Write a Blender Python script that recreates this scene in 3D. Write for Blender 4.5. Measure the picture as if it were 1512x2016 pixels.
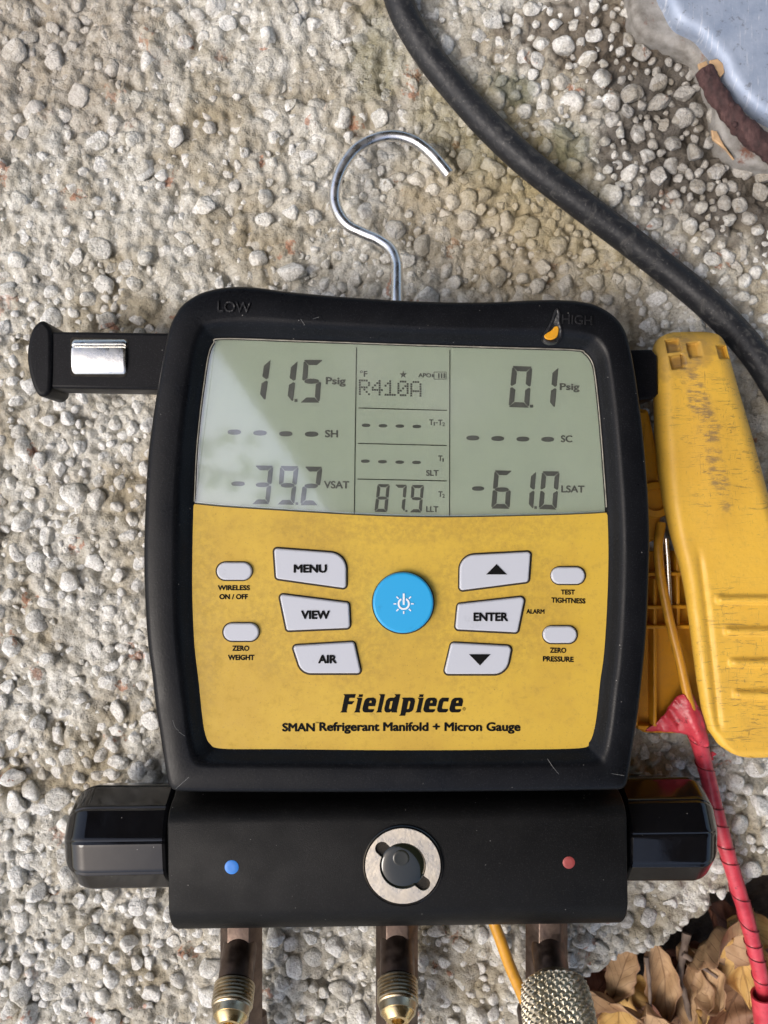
import bpy, bmesh, math, random
import numpy as np
from mathutils import Vector, Matrix, Euler

random.seed(7)
rng = np.random.default_rng(11)
S = bpy.context.scene
for o in list(bpy.data.objects):
    bpy.data.objects.remove(o)
COL = S.collection

# ------------------------------------------------------------------ camera
D = 0.375                 # camera height above the slab (m)
K = 5.704e-4              # metres per photo pixel per metre of distance
W2, H2 = 756.0, 1008.0
cam_d = bpy.data.cameras.new('camera')
cam_d.sensor_fit = 'HORIZONTAL'
cam_d.sensor_width = 36.0
cam_d.lens = 18.0 / (W2 * K)
cam_d.clip_start = 0.01
cam_d.clip_end = 200.0
cam_d.dof.use_dof = True
cam_d.dof.focus_distance = D - 0.045
cam_d.dof.aperture_fstop = (cam_d.lens) / 2.6
cam = bpy.data.objects.new('camera', cam_d)
cam.location = (0, 0, D)
COL.objects.link(cam)
S.camera = cam

# ------------------------------------------------------------------ light
SUN_AZ, SUN_EL = math.radians(-118), math.radians(51)      # azimuth from +Y towards +X
w = bpy.data.worlds.new('World')
S.world = w
w.use_nodes = True
wn = w.node_tree
wn.nodes.clear()
sky = wn.nodes.new('ShaderNodeTexSky')
sky.sky_type = 'NISHITA'
sky.sun_disc = False
sky.sun_elevation = SUN_EL
sky.sun_rotation = SUN_AZ
sky.air_density = 1.0
sky.dust_density = 4.0
sky.ozone_density = 0.6
bg = wn.nodes.new('ShaderNodeBackground')
bg.inputs[1].default_value = 0.15
out = wn.nodes.new('ShaderNodeOutputWorld')
wn.links.new(sky.outputs[0], bg.inputs[0])
wn.links.new(bg.outputs[0], out.inputs[0])
sd = bpy.data.lights.new('sun', 'SUN')
sd.energy = 0.9
sd.angle = math.radians(24)
sd.color = (1.0, 0.98, 0.95)
so = bpy.data.objects.new('sun', sd)
dirv = Vector((math.sin(SUN_AZ) * math.cos(SUN_EL), math.cos(SUN_AZ) * math.cos(SUN_EL), math.sin(SUN_EL)))
so.rotation_euler = dirv.to_track_quat('Z', 'Y').to_euler()
so.location = dirv * 3
COL.objects.link(so)

S.view_settings.view_transform = 'Standard'
S.view_settings.look = 'None'
S.view_settings.exposure = 0.46
S.view_settings.gamma = 1.0
S.render.engine = 'CYCLES'
S.cycles.max_bounces = 6
S.cycles.diffuse_bounces = 3
S.cycles.glossy_bounces = 3
S.cycles.transparent_max_bounces = 8

# ------------------------------------------------------------------ helpers
def P(px, py, z):
    s = K * (D - z)
    return Vector(((px - W2) * s, (H2 - py) * s, z))

def XY(px, py, z):
    p = P(px, py, z)
    return (p.x, p.y)

def PX(m, z):            # metres of n photo pixels at height z
    return m * K * (D - z)

def link(o, parent=None):
    COL.objects.link(o)
    if parent is not None:
        o.parent = parent
        if parent.type == 'EMPTY':
            o.matrix_parent_inverse = Matrix.Translation(-Vector(parent.location))
    return o

def mesh_obj(name, verts, faces, mat=None, parent=None, smooth=True, angle=35):
    me = bpy.data.meshes.new(name)
    me.from_pydata([tuple(v) for v in verts], [], faces)
    me.validate()
    bm = bmesh.new(); bm.from_mesh(me)
    bmesh.ops.recalc_face_normals(bm, faces=bm.faces)
    bm.to_mesh(me); bm.free()
    if smooth:
        me.polygons.foreach_set('use_smooth', [True] * len(me.polygons))
        me.set_sharp_from_angle(angle=math.radians(angle))
    if mat: me.materials.append(mat)
    return link(bpy.data.objects.new(name, me), parent)

def grid_mesh(name, X, Y, Z, mat, parent=None, smooth=True, closed_u=False, uv=False):
    """X,Y,Z arrays (n,m) -> quads, fast"""
    n, m = X.shape
    co = np.stack([X, Y, Z], -1).reshape(-1, 3).astype(np.float32)
    idx = np.arange(n * m).reshape(n, m)
    if closed_u:
        a = idx[:-1]; b = np.roll(idx, -1, 1)[:-1]; c = np.roll(idx, -1, 1)[1:]; d = idx[1:]
    else:
        a = idx[:-1, :-1]; b = idx[:-1, 1:]; c = idx[1:, 1:]; d = idx[1:, :-1]
    q = np.stack([a, b, c, d], -1).reshape(-1, 4)
    return fast_mesh(name, co, q, mat, parent, smooth)

def fast_mesh(name, co, q, mat, parent=None, smooth=True):
    me = bpy.data.meshes.new(name)
    k = q.shape[1]
    me.vertices.add(len(co)); me.vertices.foreach_set('co', co.astype(np.float32).ravel())
    me.loops.add(q.size); me.loops.foreach_set('vertex_index', q.ravel().astype(np.int32))
    me.polygons.add(len(q))
    me.polygons.foreach_set('loop_start', (np.arange(len(q)) * k).astype(np.int32))
    me.polygons.foreach_set('loop_total', np.full(len(q), k, np.int32))
    me.polygons.foreach_set('use_smooth', np.full(len(q), smooth))
    me.update(calc_edges=True)
    me.validate()
    if mat: me.materials.append(mat)
    return link(bpy.data.objects.new(name, me), parent)

def empty(name, loc):
    o = bpy.data.objects.new(name, None)
    o.empty_display_size = 0.02
    o.location = loc
    COL.objects.link(o)
    return o

def tag(o, label, cat, group=None, kind=None):
    if label: o['label'] = label
    if cat: o['category'] = cat
    if group: o['group'] = group
    if kind: o['kind'] = kind
    return o

def catmull(pts, n=12, closed=False):
    pts = [Vector(p) for p in pts]
    L = len(pts); res = []
    rngs = range(L) if closed else range(L - 1)
    for i in rngs:
        if closed:
            p0, p1, p2, p3 = pts[i - 1], pts[i], pts[(i + 1) % L], pts[(i + 2) % L]
        else:
            p1, p2 = pts[i], pts[i + 1]
            p0 = pts[i - 1] if i > 0 else p1 * 2 - p2
            p3 = pts[i + 2] if i + 2 < L else p2 * 2 - p1
        for j in range(n):
            t = j / n
            res.append(0.5 * ((2 * p1) + (p2 - p0) * t + (2 * p0 - 5 * p1 + 4 * p2 - p3) * t * t + (3 * p1 - p0 - 3 * p2 + p3) * t ** 3))
    if not closed: res.append(pts[-1])
    return res

def rings_obj(name, rings, mat, parent=None, cap0=True, cap1=True, angle=35, closed=True):
    n = len(rings[0]); verts = [v for r in rings for v in r]; faces = []
    for i in range(len(rings) - 1):
        for j in range(n if closed else n - 1):
            k = (j + 1) % n
            faces.append((i * n + j, i * n + k, (i + 1) * n + k, (i + 1) * n + j))
    if cap0: faces.append(tuple(range(n))[::-1])
    if cap1: faces.append(tuple((len(rings) - 1) * n + j for j in range(n)))
    return mesh_obj(name, verts, faces, mat, parent, True, angle)

def tube_rings(path, rad, n=16, rfun=None):
    path = [Vector(p) for p in path]
    rings = []; up = Vector((0, 0, 1)); s = 0.0
    for i, p in enumerate(path):
        t = (path[min(i + 1, len(path) - 1)] - path[max(i - 1, 0)]).normalized()
        if i == 0:
            a = t.cross(up)
            if a.length < 1e-4: a = t.cross(Vector((0, 1, 0)))
            a.normalize()
        else:
            a = (a - t * a.dot(t)).normalized()
            s += (p - path[i - 1]).length
        b = t.cross(a)
        r = rad(i / (len(path) - 1)) if callable(rad) else rad
        rings.append([p + (a * math.cos(q) + b * math.sin(q)) * (r * (rfun(s, q) if rfun else 1)) for q in (2 * math.pi * j / n for j in range(n))])
    return rings

def tube(name, path, rad, mat, parent=None, n=16, rfun=None, rounded=False):
    rings = tube_rings(path, rad, n, rfun)
    return rings_obj(name, rings, mat, parent)

def lathe(name, base, axis, prof, mat, parent=None, n=40, rfun=None, angle=35, cap1=True):
    """prof: list (distance along axis, radius)"""
    axis = Vector(axis).normalized()
    a = axis.cross(Vector((1, 0, 0)))
    if a.length < 0.1: a = axis.cross(Vector((0, 1, 0)))
    a.normalize(); b = axis.cross(a)
    rings = [[Vector(base) + axis * t + (a * math.cos(q) + b * math.sin(q)) * (r * (rfun(t, q) if rfun else 1)) for q in (2 * math.pi * j / n for j in range(n))] for t, r in prof]
    return rings_obj(name, rings, mat, parent, True, cap1, angle)

def round_poly(pts, radii, seg=8):
    """pts in px; rounded corners"""
    n = len(pts); res = []
    if not hasattr(radii, '__len__'): radii = [radii] * n
    for i in range(n):
        p = Vector(pts[i]); a = Vector(pts[i - 1]); b = Vector(pts[(i + 1) % n])
        u = (a - p).normalized(); v = (b - p).normalized()
        ang = u.angle(v); r = radii[i]
        d = min(r / math.tan(ang / 2), (a - p).length * .48 if False else 1e9)
        c = p + (u + v).normalized() * (r / math.sin(ang / 2))
        s = p + u * d; e = p + v * d
        a0 = math.atan2(s.y - c.y, s.x - c.x); a1 = math.atan2(e.y - c.y, e.x - c.x)
        da = (a1 - a0 + math.pi) % (2 * math.pi) - math.pi
        for j in range(seg + 1):
            t = a0 + da * j / seg
            res.append((c.x + r * math.cos(t), c.y + r * math.sin(t)))
    return res

def ccw(l):
    a = sum(l[i - 1][0] * l[i][1] - l[i][0] * l[i - 1][1] for i in range(len(l)))
    return l if a > 0 else l[::-1]

def inset(loop, d):
    n = len(loop); res = []
    for i in range(n):
        a = Vector(loop[i - 1]); p = Vector(loop[i]); b = Vector(loop[(i + 1) % n])
        e = (b - a)
        if e.length < 1e-9: res.append(tuple(p)); continue
        e.normalize()
        nrm = Vector((-e.y, e.x))
        res.append((p.x + nrm.x * d, p.y + nrm.y * d))
    return res

def prism(name, loop, z0, z1, bevel, mat, parent=None, mapf=None, steps=3, both=False, angle=35, dome=0.0):
    loop = ccw([tuple(p) for p in loop])
    mapf = mapf or (lambda x, y, z: Vector((x, y, z)))
    prof = []
    if both:
        for k in range(steps + 1):
            t = math.pi / 2 * k / steps
            prof.append((bevel * (1 - math.sin(t)), z0 + bevel * (1 - math.cos(t))))
    else:
        prof.append((0, z0))
    for k in range(steps + 1):
        t = math.pi / 2 * k / steps
        prof.append((bevel * (1 - math.cos(t)), z1 - bevel * (1 - math.sin(t))))
    prof.append((bevel * 1.12, z1))
    if dome: prof.append((bevel * 2.2, z1 + dome))
    rings = [[mapf(x, y, z) for x, y in (inset(loop, i) if i > 0 else loop)] for i, z in prof]
    return rings_obj(name, rings, mat, parent, angle=angle)

def poly2d(name, loops, z, mat, parent=None, extrude=0.0, mapf=None):
    """filled 2D shape with holes; loops in world xy"""
    cu = bpy.data.curves.new(name, 'CURVE'); cu.dimensions = '2D'; cu.fill_mode = 'BOTH'
    cu.extrude = 0
    SC = 1000.0
    for l in loops:
        sp = cu.splines.new('POLY'); sp.points.add(len(l) - 1)
        for i, p in enumerate(l): sp.points[i].co = (p[0] * SC, p[1] * SC, 0, 1)
        sp.use_cyclic_u = True
    cu.extrude = extrude * SC / 2
    tmp = bpy.data.objects.new('tmp', cu); COL.objects.link(tmp)
    dg = bpy.context.evaluated_depsgraph_get(); dg.update()
    me = bpy.data.meshes.new_from_object(tmp.evaluated_get(dg))
    bpy.data.objects.remove(tmp); bpy.data.curves.remove(cu)
    for v in me.vertices:
        v.co = Vector((v.co.x / SC, v.co.y / SC, z + v.co.z / SC + extrude / 2))
    me.name = name; me.materials.clear(); me.materials.append(mat)
    if extrude:
        bm = bmesh.new(); bm.from_mesh(me); bmesh.ops.remove_doubles(bm, verts=bm.verts, dist=1e-7)
        bmesh.ops.recalc_face_normals(bm, faces=bm.faces); bm.to_mesh(me); bm.free()
    return link(bpy.data.objects.new(name, me), parent)

def poly_px(name, loops, z, mat, parent=None, extrude=0.0):
    return poly2d(name, [[XY(x, y, z) for x, y in l] for l in loops], z, mat, parent, extrude)

def lettering(txt, box, z, mat, parent, bold=0.012, slope=0.0, shear=0.0, name='lettering', extrude=0.0, mapz=None):
    x0, y0, x1, y1 = box
    cu = bpy.data.curves.new(name, 'FONT'); cu.body = txt; cu.size = 1.0; cu.offset = 0.0; cu.shear = shear
    cu.resolution_u = 4
    cu.extrude = 0.02 if extrude else 0
    tmp = bpy.data.objects.new('tmp', cu); COL.objects.link(tmp)
    dg = bpy.context.evaluated_depsgraph_get(); dg.update()
    me = bpy.data.meshes.new_from_object(tmp.evaluated_get(dg))
    bpy.data.objects.remove(tmp); bpy.data.curves.remove(cu)
    if bold and not extrude:
        bm = bmesh.new(); bm.from_mesh(me); src = list(bm.faces)
        for q, (dx, dy) in enumerate(((1, 0), (-1, 0), (0, .8), (0, -.8), (.7, .6), (-.7, -.6), (.7, -.6), (-.7, .6))):
            g = bmesh.ops.duplicate(bm, geom=src)['geom']
            for v in g:
                if isinstance(v, bmesh.types.BMVert): v.co.x += dx * bold; v.co.y += dy * bold; v.co.z = (q + 1) * 1e-6
        bm.to_mesh(me); bm.free()
    xs = [v.co.x for v in me.vertices]; ys = [v.co.y for v in me.vertices]
    a, b, c, d = min(xs), max(xs), min(ys), max(ys)
    xc = (x0 + x1) / 2
    for v in me.vertices:
        px = x0 + (v.co.x - a) / (b - a) * (x1 - x0)
        py = y1 - (v.co.y - c) / (d - c) * (y1 - y0) + slope * (px - xc)
        p = P(px, py, z + (0 if extrude else v.co.z * 4))
        if extrude: p.z = z + (extrude if v.co.z > 0 else 0)
        v.co = p
    me.name = name; me.materials.clear(); me.materials.append(mat)
    return link(bpy.data.objects.new(name, me), parent)

# ------------------------------------------------------------------ numpy noise
def hash2(ix, iy, seed):
    h = (ix.astype(np.int64) * 374761393 + iy.astype(np.int64) * 668265263 + seed * 1442695041) & 0xFFFFFFFF
    h = ((h ^ (h >> 13)) * 1274126177) & 0xFFFFFFFF
    return ((h ^ (h >> 16)) & 0xFFFFFF) / float(0xFFFFFF)

def vnoise(x, y, seed=0):
    ix = np.floor(x); iy = np.floor(y); fx = x - ix; fy = y - iy
    fx = fx * fx * (3 - 2 * fx); fy = fy * fy * (3 - 2 * fy)
    a = hash2(ix, iy, seed); b = hash2(ix + 1, iy, seed); c = hash2(ix, iy + 1, seed); d = hash2(ix + 1, iy + 1, seed)
    return (a * (1 - fx) + b * fx) * (1 - fy) + (c * (1 - fx) + d * fx) * fy

def fbm(x, y, oct=4, seed=0, gain=.5):
    v = 0; amp = 1; tot = 0
    for o in range(oct):
        v = v + amp * vnoise(x * 2 ** o + 17.3 * o, y * 2 ** o - 9.1 * o, seed + o); tot += amp; amp *= gain
    return v / tot

def worley(x, y, seed=0):
    ix = np.floor(x); iy = np.floor(y); d1 = np.full(x.shape, 9.0)
    for dx in (-1, 0, 1):
        for dy in (-1, 0, 1):
            cx = ix + dx; cy = iy + dy
            px = cx + .1 + .8 * hash2(cx, cy, seed); py = cy + .1 + .8 * hash2(cx, cy, seed + 5)
            r = .75 + .5 * hash2(cx, cy, seed + 9)
            d1 = np.minimum(d1, np.hypot(px - x, py - y) / r)
    return d1

def sstep(a, b, x):
    t = np.clip((x - a) / (b - a), 0, 1)
    return t * t * (3 - 2 * t)

# ------------------------------------------------------------------ materials
class NT:
    def __init__(s, name):
        s.m = bpy.data.materials.new(name); s.m.use_nodes = True
        s.t = s.m.node_tree; s.t.nodes.clear()
        s.o = s.t.nodes.new('ShaderNodeOutputMaterial')
        s.b = s.t.nodes.new('ShaderNodeBsdfPrincipled')
        s.t.links.new(s.b.outputs[0], s.o.inputs[0])
        s.pos = s.t.nodes.new('ShaderNodeNewGeometry').outputs['Position']
    def n(s, typ, **kw):
        x = s.t.nodes.new(typ)
        for k, v in kw.items(): setattr(x, k, v)
        return x
    def l(s, a, b): s.t.links.new(a, b)
    def vec_scale(s, v, sc, rot=None):
        x = s.n('ShaderNodeMapping'); s.l(v, x.inputs[0]); x.inputs['Scale'].default_value = sc
        if rot: x.inputs['Rotation'].default_value = rot
        return x.outputs[0]
    def noise(s, scale, detail=4, rough=.55, vec=None, dist=0):
        x = s.n('ShaderNodeTexNoise'); s.l(vec or s.pos, x.inputs['Vector'])
        x.inputs['Scale'].default_value = scale; x.inputs['Detail'].default_value = detail; x.inputs['Roughness'].default_value = rough
        x.inputs['Distortion'].default_value = dist
        return x.outputs['Fac']
    def vor(s, scale, feature='F1', vec=None, out='Distance', rnd=1):
        x = s.n('ShaderNodeTexVoronoi', feature=feature); s.l(vec or s.pos, x.inputs['Vector']); x.inputs['Scale'].default_value = scale
        x.inputs['Randomness'].default_value = rnd
        return x.outputs[out]
    def ramp(s, fac, stops):
        x = s.n('ShaderNodeValToRGB'); e = x.color_ramp.elements
        while len(e) < len(stops): e.new(.5)
        for i, (p, c) in enumerate(stops):
            e[i].position = p
            if not hasattr(c, '__len__'): c = (c, c, c)
            e[i].color = (*c, 1)
        s.l(fac, x.inputs[0]); return x.outputs[0]
    def mix(s, fac, a, b, mode='MIX'):
        x = s.n('ShaderNodeMixRGB', blend_type=mode)
        for i, v in ((0, fac), (1, a), (2, b)):
            if hasattr(v, 'is_output'): s.l(v, x.inputs[i])
            elif i == 0: x.inputs[0].default_value = v
            else: x.inputs[i].default_value = (*v, 1)
        return x.outputs[0]
    def math(s, op, a, b=None, c=None):
        x = s.n('ShaderNodeMath', operation=op)
        for i, v in enumerate((a, b, c)):
            if v is None: continue
            if hasattr(v, 'is_output'): s.l(v, x.inputs[i])
            else: x.inputs[i].default_value = v
        return x.outputs[0]
    def maprange(s, v, a, b, c=0, d=1, smooth=True):
        x = s.n('ShaderNodeMapRange'); x.interpolation_type = 'SMOOTHSTEP' if smooth else 'LINEAR'
        s.l(v, x.inputs[0])
        for i, q in enumerate((a, b, c, d)): x.inputs[1 + i].default_value = q
        return x.outputs[0]
    def bump(s, h, strength=.3, dist=.001, normal=None):
        x = s.n('ShaderNodeBump'); x.inputs['Strength'].default_value = strength; x.inputs['Distance'].default_value = dist
        s.l(h, x.inputs['Height'])
        if normal: s.l(normal, x.inputs['Normal'])
        s.l(x.outputs[0], s.b.inputs['Normal']); return x.outputs[0]
    def col(s, c):
        if hasattr(c, 'is_output'): s.l(c, s.b.inputs['Base Color'])
        else: s.b.inputs['Base Color'].default_value = (*c, 1)
    def set(s, **kw):
        for k, v in kw.items():
            k = k.replace('_', ' ')
            if hasattr(v, 'is_output'): s.l(v, s.b.inputs[k])
            else: s.b.inputs[k].default_value = v
    def blob(s, px, py, z, rx, ry=None, rot=0, noise=.35, nscale=60):
        """soft irregular stain mask around a spot of the surface"""
        p = P(px, py, z)
        sub = s.n('ShaderNodeVectorMath', operation='SUBTRACT'); s.l(s.pos, sub.inputs[0]); sub.inputs[1].default_value = (p.x, p.y, 0)
        mp = s.n('ShaderNodeMapping'); s.l(sub.outputs[0], mp.inputs[0]); mp.vector_type = 'TEXTURE'
        mp.inputs['Rotation'].default_value = (0, 0, rot)
        a = PX(rx, z); b = PX(ry or rx, z)
        mp.inputs['Scale'].default_value = (a, b, 1)
        sep = s.n('ShaderNodeSeparateXYZ'); s.l(mp.outputs[0], sep.inputs[0])
        d = s.math('SQRT', s.math('ADD', s.math('POWER', s.math('ABSOLUTE', sep.outputs[0]), 2.0), s.math('POWER', s.math('ABSOLUTE', sep.outputs[1]), 2.0)))
        if not hasattr(s, '_bn'): s._bn = {}
        kq = 45 if nscale < 70 else 110
        if kq not in s._bn: s._bn[kq] = s.noise(kq, 3, .65)
        nn = s.math('MULTIPLY', s.math('SUBTRACT', s._bn[kq], .5), noise * 4)
        return s.maprange(s.math('ADD', d, nn), .55, 1.15, 1, 0)

def simple(name, col, rough=.5, metal=0, bump=0, bscale=2000, var=0, **kw):
    t = NT(name)
    if var:
        n = t.noise(180, 5, .6)
        t.col(t.ramp(n, [(.3, tuple(c * (1 - var) for c in col)), (.7, tuple(min(1, c * (1 + var)) for c in col))]))
    else: t.col(col)
    t.set(Roughness=rough, Metallic=metal, **kw)
    if bump: t.bump(t.noise(bscale, 3), bump, .0004)
    return t.m

M = {}
def make_stone(name, loose):
    t = NT(name)
    big = t.noise(22, 3, .6); mid = t.noise(120, 4, .65); fine = t.noise(900, 2, .7); cell = t.vor(135, out='Color')
    sep = t.n('ShaderNodeSeparateColor'); t.l(cell, sep.inputs[0])
    base = t.ramp(mid, [(.25, (.27, .245, .19)), (.42, (.54, .515, .44)), (.62, (.79, .775, .71))])
    if loose:
        base = t.ramp(t.math('ADD', t.math('MULTIPLY', mid, .6), t.math('MULTIPLY', sep.outputs[0], .4)),
                      [(.2, (.44, .41, .34)), (.34, (.68, .66, .59)), (.50, (.84, .83, .78)), (.85, (.90, .90, .87))])
    base = t.mix(t.maprange(big, .42, .68), base, (.40, .345, .24), 'MIX') if not loose else t.mix(t.maprange(big, .5, .75, 0, .55), base, (.50, .43, .33))
    # grey cement bloom and rare pinkish grains
    base = t.mix(t.maprange(t.noise(45, 4), .55, .75, 0, .5), base, (.50, .50, .49))
    pink = t.maprange(sep.outputs[1], .955, .965)
    base = t.mix(t.math('MULTIPLY', pink, t.maprange(t.noise(260, 3), .5, .6, 0, .75)), base, (.48, .22, .13))
    # fine dark pores
    por = t.maprange(t.vor(520), .10, .20, 1, 0)
    por = t.math('MULTIPLY', por, t.maprange(t.noise(150, 3), .5, .6))
    base = t.mix(t.math('MULTIPLY', por, .7), base, (.10, .085, .065))
    base = t.mix(t.maprange(fine, .35, .6, .35, 0), base, (.22, .19, .15))
    # algae film, soil stains and a warm tone patch of the slab
    al = t.math('MULTIPLY', t.blob(1010, 330, 0, 330, 120, -.75, .4, 40), .55)
    base = t.mix(al, base, (.30, .25, .10))
    al2 = t.math('MULTIPLY', t.blob(1010, 170, 0, 50, 35, -.5, .5, 120), .6)
    base = t.mix(al2, base, (.10, .115, .05))
    al3 = t.math('MULTIPLY', t.blob(1130, 280, 0, 60, 40, -.8, .5, 120), .5)
    base = t.mix(al3, base, (.13, .14, .06))
    al4 = t.math('MULTIPLY', t.blob(740, 110, 0, 60, 110, 0, .5, 90), .45)
    base = t.mix(al4, base, (.18, .17, .08))
    warm = t.math('MULTIPLY', t.blob(1010, 480, 0, 280, 140, -.4, .3, 40), .45)  # warm beige tone on the slab above the body
    base = t.mix(warm, base, (.47, .38, .235))
    tl = t.math('MULTIPLY', t.blob(40, 60, 0, 300, 260, 0, .5, 40), .45)
    base = t.mix(tl, base, (.31, .25, .18))
    if not loose:
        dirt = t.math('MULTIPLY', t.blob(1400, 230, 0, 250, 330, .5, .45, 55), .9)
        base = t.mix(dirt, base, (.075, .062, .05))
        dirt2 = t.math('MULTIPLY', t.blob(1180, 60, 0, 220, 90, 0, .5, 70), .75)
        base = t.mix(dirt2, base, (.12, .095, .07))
    else:
        dirt = t.math('MULTIPLY', t.blob(1390, 230, 0, 220, 300, .5, .5, 160), .55)
        base = t.mix(dirt, base, (.14, .11, .075))
    t.col(base); t.set(Roughness=.93, Specular_IOR_Level=.2)
    h = t.math('MULTIPLY', t.noise(300, 4, .75), 1.5)
    t.bump(h, .85, .0016)
    return t.m
M['slab'] = make_stone('exposed_aggregate_cement', False)
M['pebble'] = make_stone('cement_dusted_pebble', True)

def make_soil():
    t = NT('dark_soil')
    n = t.noise(160, 6, .7)
    t.col(t.ramp(n, [(.3, (.03, .02, .014)), (.55, (.08, .055, .038)), (.8, (.17, .12, .08))]))
    t.set(Roughness=.95); t.bump(t.noise(300, 6, .7), .9, .002); return t.m
M['soil'] = make_soil()

def make_rubber(name, base, rough, scratch=True, grain=1500, gstr=.12):
    t = NT(name)
    dust = t.noise(35, 5, .65)
    c = t.mix(t.maprange(dust, .45, .75, 0, .6), base, tuple(b * 1.7 + .002 for b in base))
    c = t.mix(t.maprange(t.noise(2200, 2), .55, .70, 0, .5), c, tuple(b * 3 + .012 for b in base))
    speck = t.math('MULTIPLY', t.maprange(t.vor(330), .045, .075, 1, 0), t.maprange(t.noise(90, 2), .54, .62))
    c = t.mix(t.math('MULTIPLY', speck, .7), c, (.30, .29, .27))
    t.col(c)
    sv = t.vec_scale(t.pos, (420, 18, 60), (0, 0, .7))
    sc = t.maprange(t.noise(1.0, 3, .6, sv), .70, .76)
    t.set(Roughness=t.math('ADD', t.maprange(t.noise(60, 4), .3, .7, max(.05, rough - .06), rough + .08), t.math('MULTIPLY', sc, .06)))
    t.set(Specular_IOR_Level=.17 if rough > .3 else .55)
    t.bump(t.math('ADD', t.noise(grain, 3), t.math('MULTIPLY', sc, .5 if scratch else 0)), gstr, .0004)
    return t.m
M['rubber'] = make_rubber('black_rubber_boot', (.0042, .0046, .0058), .32)
M['block'] = make_rubber('black_textured_block', (.0038, .0037, .0036), .50, grain=2600, gstr=.30)
M['knob'] = make_rubber('glossy_black_knob', (.003, .003, .004), .12, grain=300, gstr=.02)
M['arm'] = make_rubber('black_plastic_arm', (.005, .005, .006), .42)
M['cable'] = make_rubber('dusty_black_cable', (.018, .019, .021), .55, grain=700, gstr=.3)
def dusty_cable():
    t = NT('dusty_black_cable'); v = t.vec_scale(t.pos, (140, 140, 140), (0, 0, .8))
    n = t.noise(1, 6, .75, v, .8)
    c = t.mix(t.maprange(n, .50, .72, 0, .55), (.016, .017, .020), (.13, .125, .115))
    c = t.mix(t.maprange(t.noise(900, 3), .62, .70, 0, .35), c, (.16, .15, .14))
    t.col(c); t.set(Roughness=t.maprange(n, .4, .7, .42, .75), Specular_IOR_Level=.35); t.bump(t.noise(600, 5), .35, .0006); return t.m
M['cable'] = dusty_cable()
M['ink'] = simple('black_print', (.004, .004, .004), .6, Specular_IOR_Level=.1)
M['groove'] = simple('shaded_key_gap', (.028, .019, .008), .8)  # shade in the gaps round the keys, given as colour
M['seam'] = simple('dark_seam', (.02, .02, .016), .6)
M['white_ink'] = simple('white_print', (.75, .78, .8), .5)

def make_yellow(name, base, dirt_amt, scuffs=False, rough=.5):
    t = NT(name)
    n = t.noise(28, 6, .65); f = t.noise(240, 5, .7); g = t.noise(1100, 3, .6)
    c = t.mix(t.maprange(n, .38, .66, 0, .45), base, (base[0] * .76, base[1] * .70, base[2] * .8))
    c = t.mix(t.maprange(f, .50, .75, 0, .20 * dirt_amt), c, (.24, .15, .03))
    c = t.mix(t.maprange(g, .58, .72, 0, .28 * dirt_amt), c, (.28, .18, .05))
    pores = t.math('MULTIPLY', t.maprange(t.vor(420), .05, .10, 1, 0), t.maprange(t.noise(60, 2), .56, .64))
    c = t.mix(t.math('MULTIPLY', pores, .55), c, (.10, .065, .02))
    sm = t.maprange(t.noise(55, 6, .75, None, 1.2), .60, .74)
    c = t.mix(t.math('MULTIPLY', sm, .22 * dirt_amt), c, (.13, .085, .03))
    if scuffs:
        v1 = t.vec_scale(t.pos, (70, 620, 200), (0, 0, .25)); s1 = t.maprange(t.noise(1, 5, .8, v1, 1.5), .56, .62)
        v2 = t.vec_scale(t.pos, (900, 110, 200), (0, 0, -.35)); s2 = t.maprange(t.noise(1, 5, .8, v2, 1.5), .60, .65)
        zone = t.math('MAXIMUM', t.blob(1430, 880, .04, 110, 190, .2, .35, 60), t.blob(1470, 1330, .04, 120, 190, 0, .35, 60))
        sc = t.math('MULTIPLY', t.math('MAXIMUM', s1, s2), t.math('ADD', t.math('MULTIPLY', zone, .55), .05))
        c = t.mix(sc, c, (.12, .085, .045))
        edge = t.math('MULTIPLY', t.blob(1385, 800, .04, 24, 210, .24, .5, 160), t.maprange(t.noise(1, 5, .75, t.vec_scale(t.pos, (160, 520, 200), (0, 0, .3))), .44, .60, .05, .75))
        c = t.mix(edge, c, (.17, .12, .08))
        edge2 = t.math('MULTIPLY', t.blob(1345, 690, .04, 80, 50, .0, .5, 110), .45)
        c = t.mix(edge2, c, (.24, .15, .06))
        for bx, by in ((1326, 682), (1334, 714)):
            c = t.mix(t.math('MULTIPLY', t.blob(bx, by, .033, 15, 14, 0, .25, 160), .6), c, (.11, .06, .03))
        t.bump(t.math('ADD', t.noise(500, 4), t.math('MULTIPLY', sc, -1.2)), .22, .0006)
    else:
        if name.startswith('grimy'):
            gz = t.math('MAXIMUM', t.math('MAXIMUM', t.blob(640, 1200, .05, 190, 170, 0, .35, 60), t.blob(950, 1200, .05, 190, 170, 0, .35, 60)), t.math('MAXIMUM', t.blob(790, 1040, .05, 400, 40, 0, .35, 60), t.blob(400, 1200, .05, 45, 260, 0, .35, 60)))
            c = t.mix(t.math('MULTIPLY', gz, t.maprange(t.noise(420, 4, .7), .35, .65, .05, .42)), c, (.30, .195, .035))
        v1 = t.vec_scale(t.pos, (500, 22, 60), (0, 0, 1.1)); s1 = t.maprange(t.noise(1, 3, .6, v1), .74, .78, 0, .25)
        c = t.mix(s1, c, (.75, .58, .22))
        t.bump(t.noise(1500, 3), .12, .0003)
    t.col(c); t.set(Roughness=t.maprange(f, .3, .7, rough - .08, rough + .12), Specular_IOR_Level=.4)
    return t.m
M['plate'] = make_yellow('grimy_yellow_overlay', (.60, .392, .045), 1.4)
M['clamp'] = make_yellow('scuffed_yellow_plastic', (.76, .455, .06), .8, True, .42)
M['clamp_in'] = make_yellow('orange_yellow_plastic', (.66, .30, .012), 1.0, False, .45)
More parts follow.
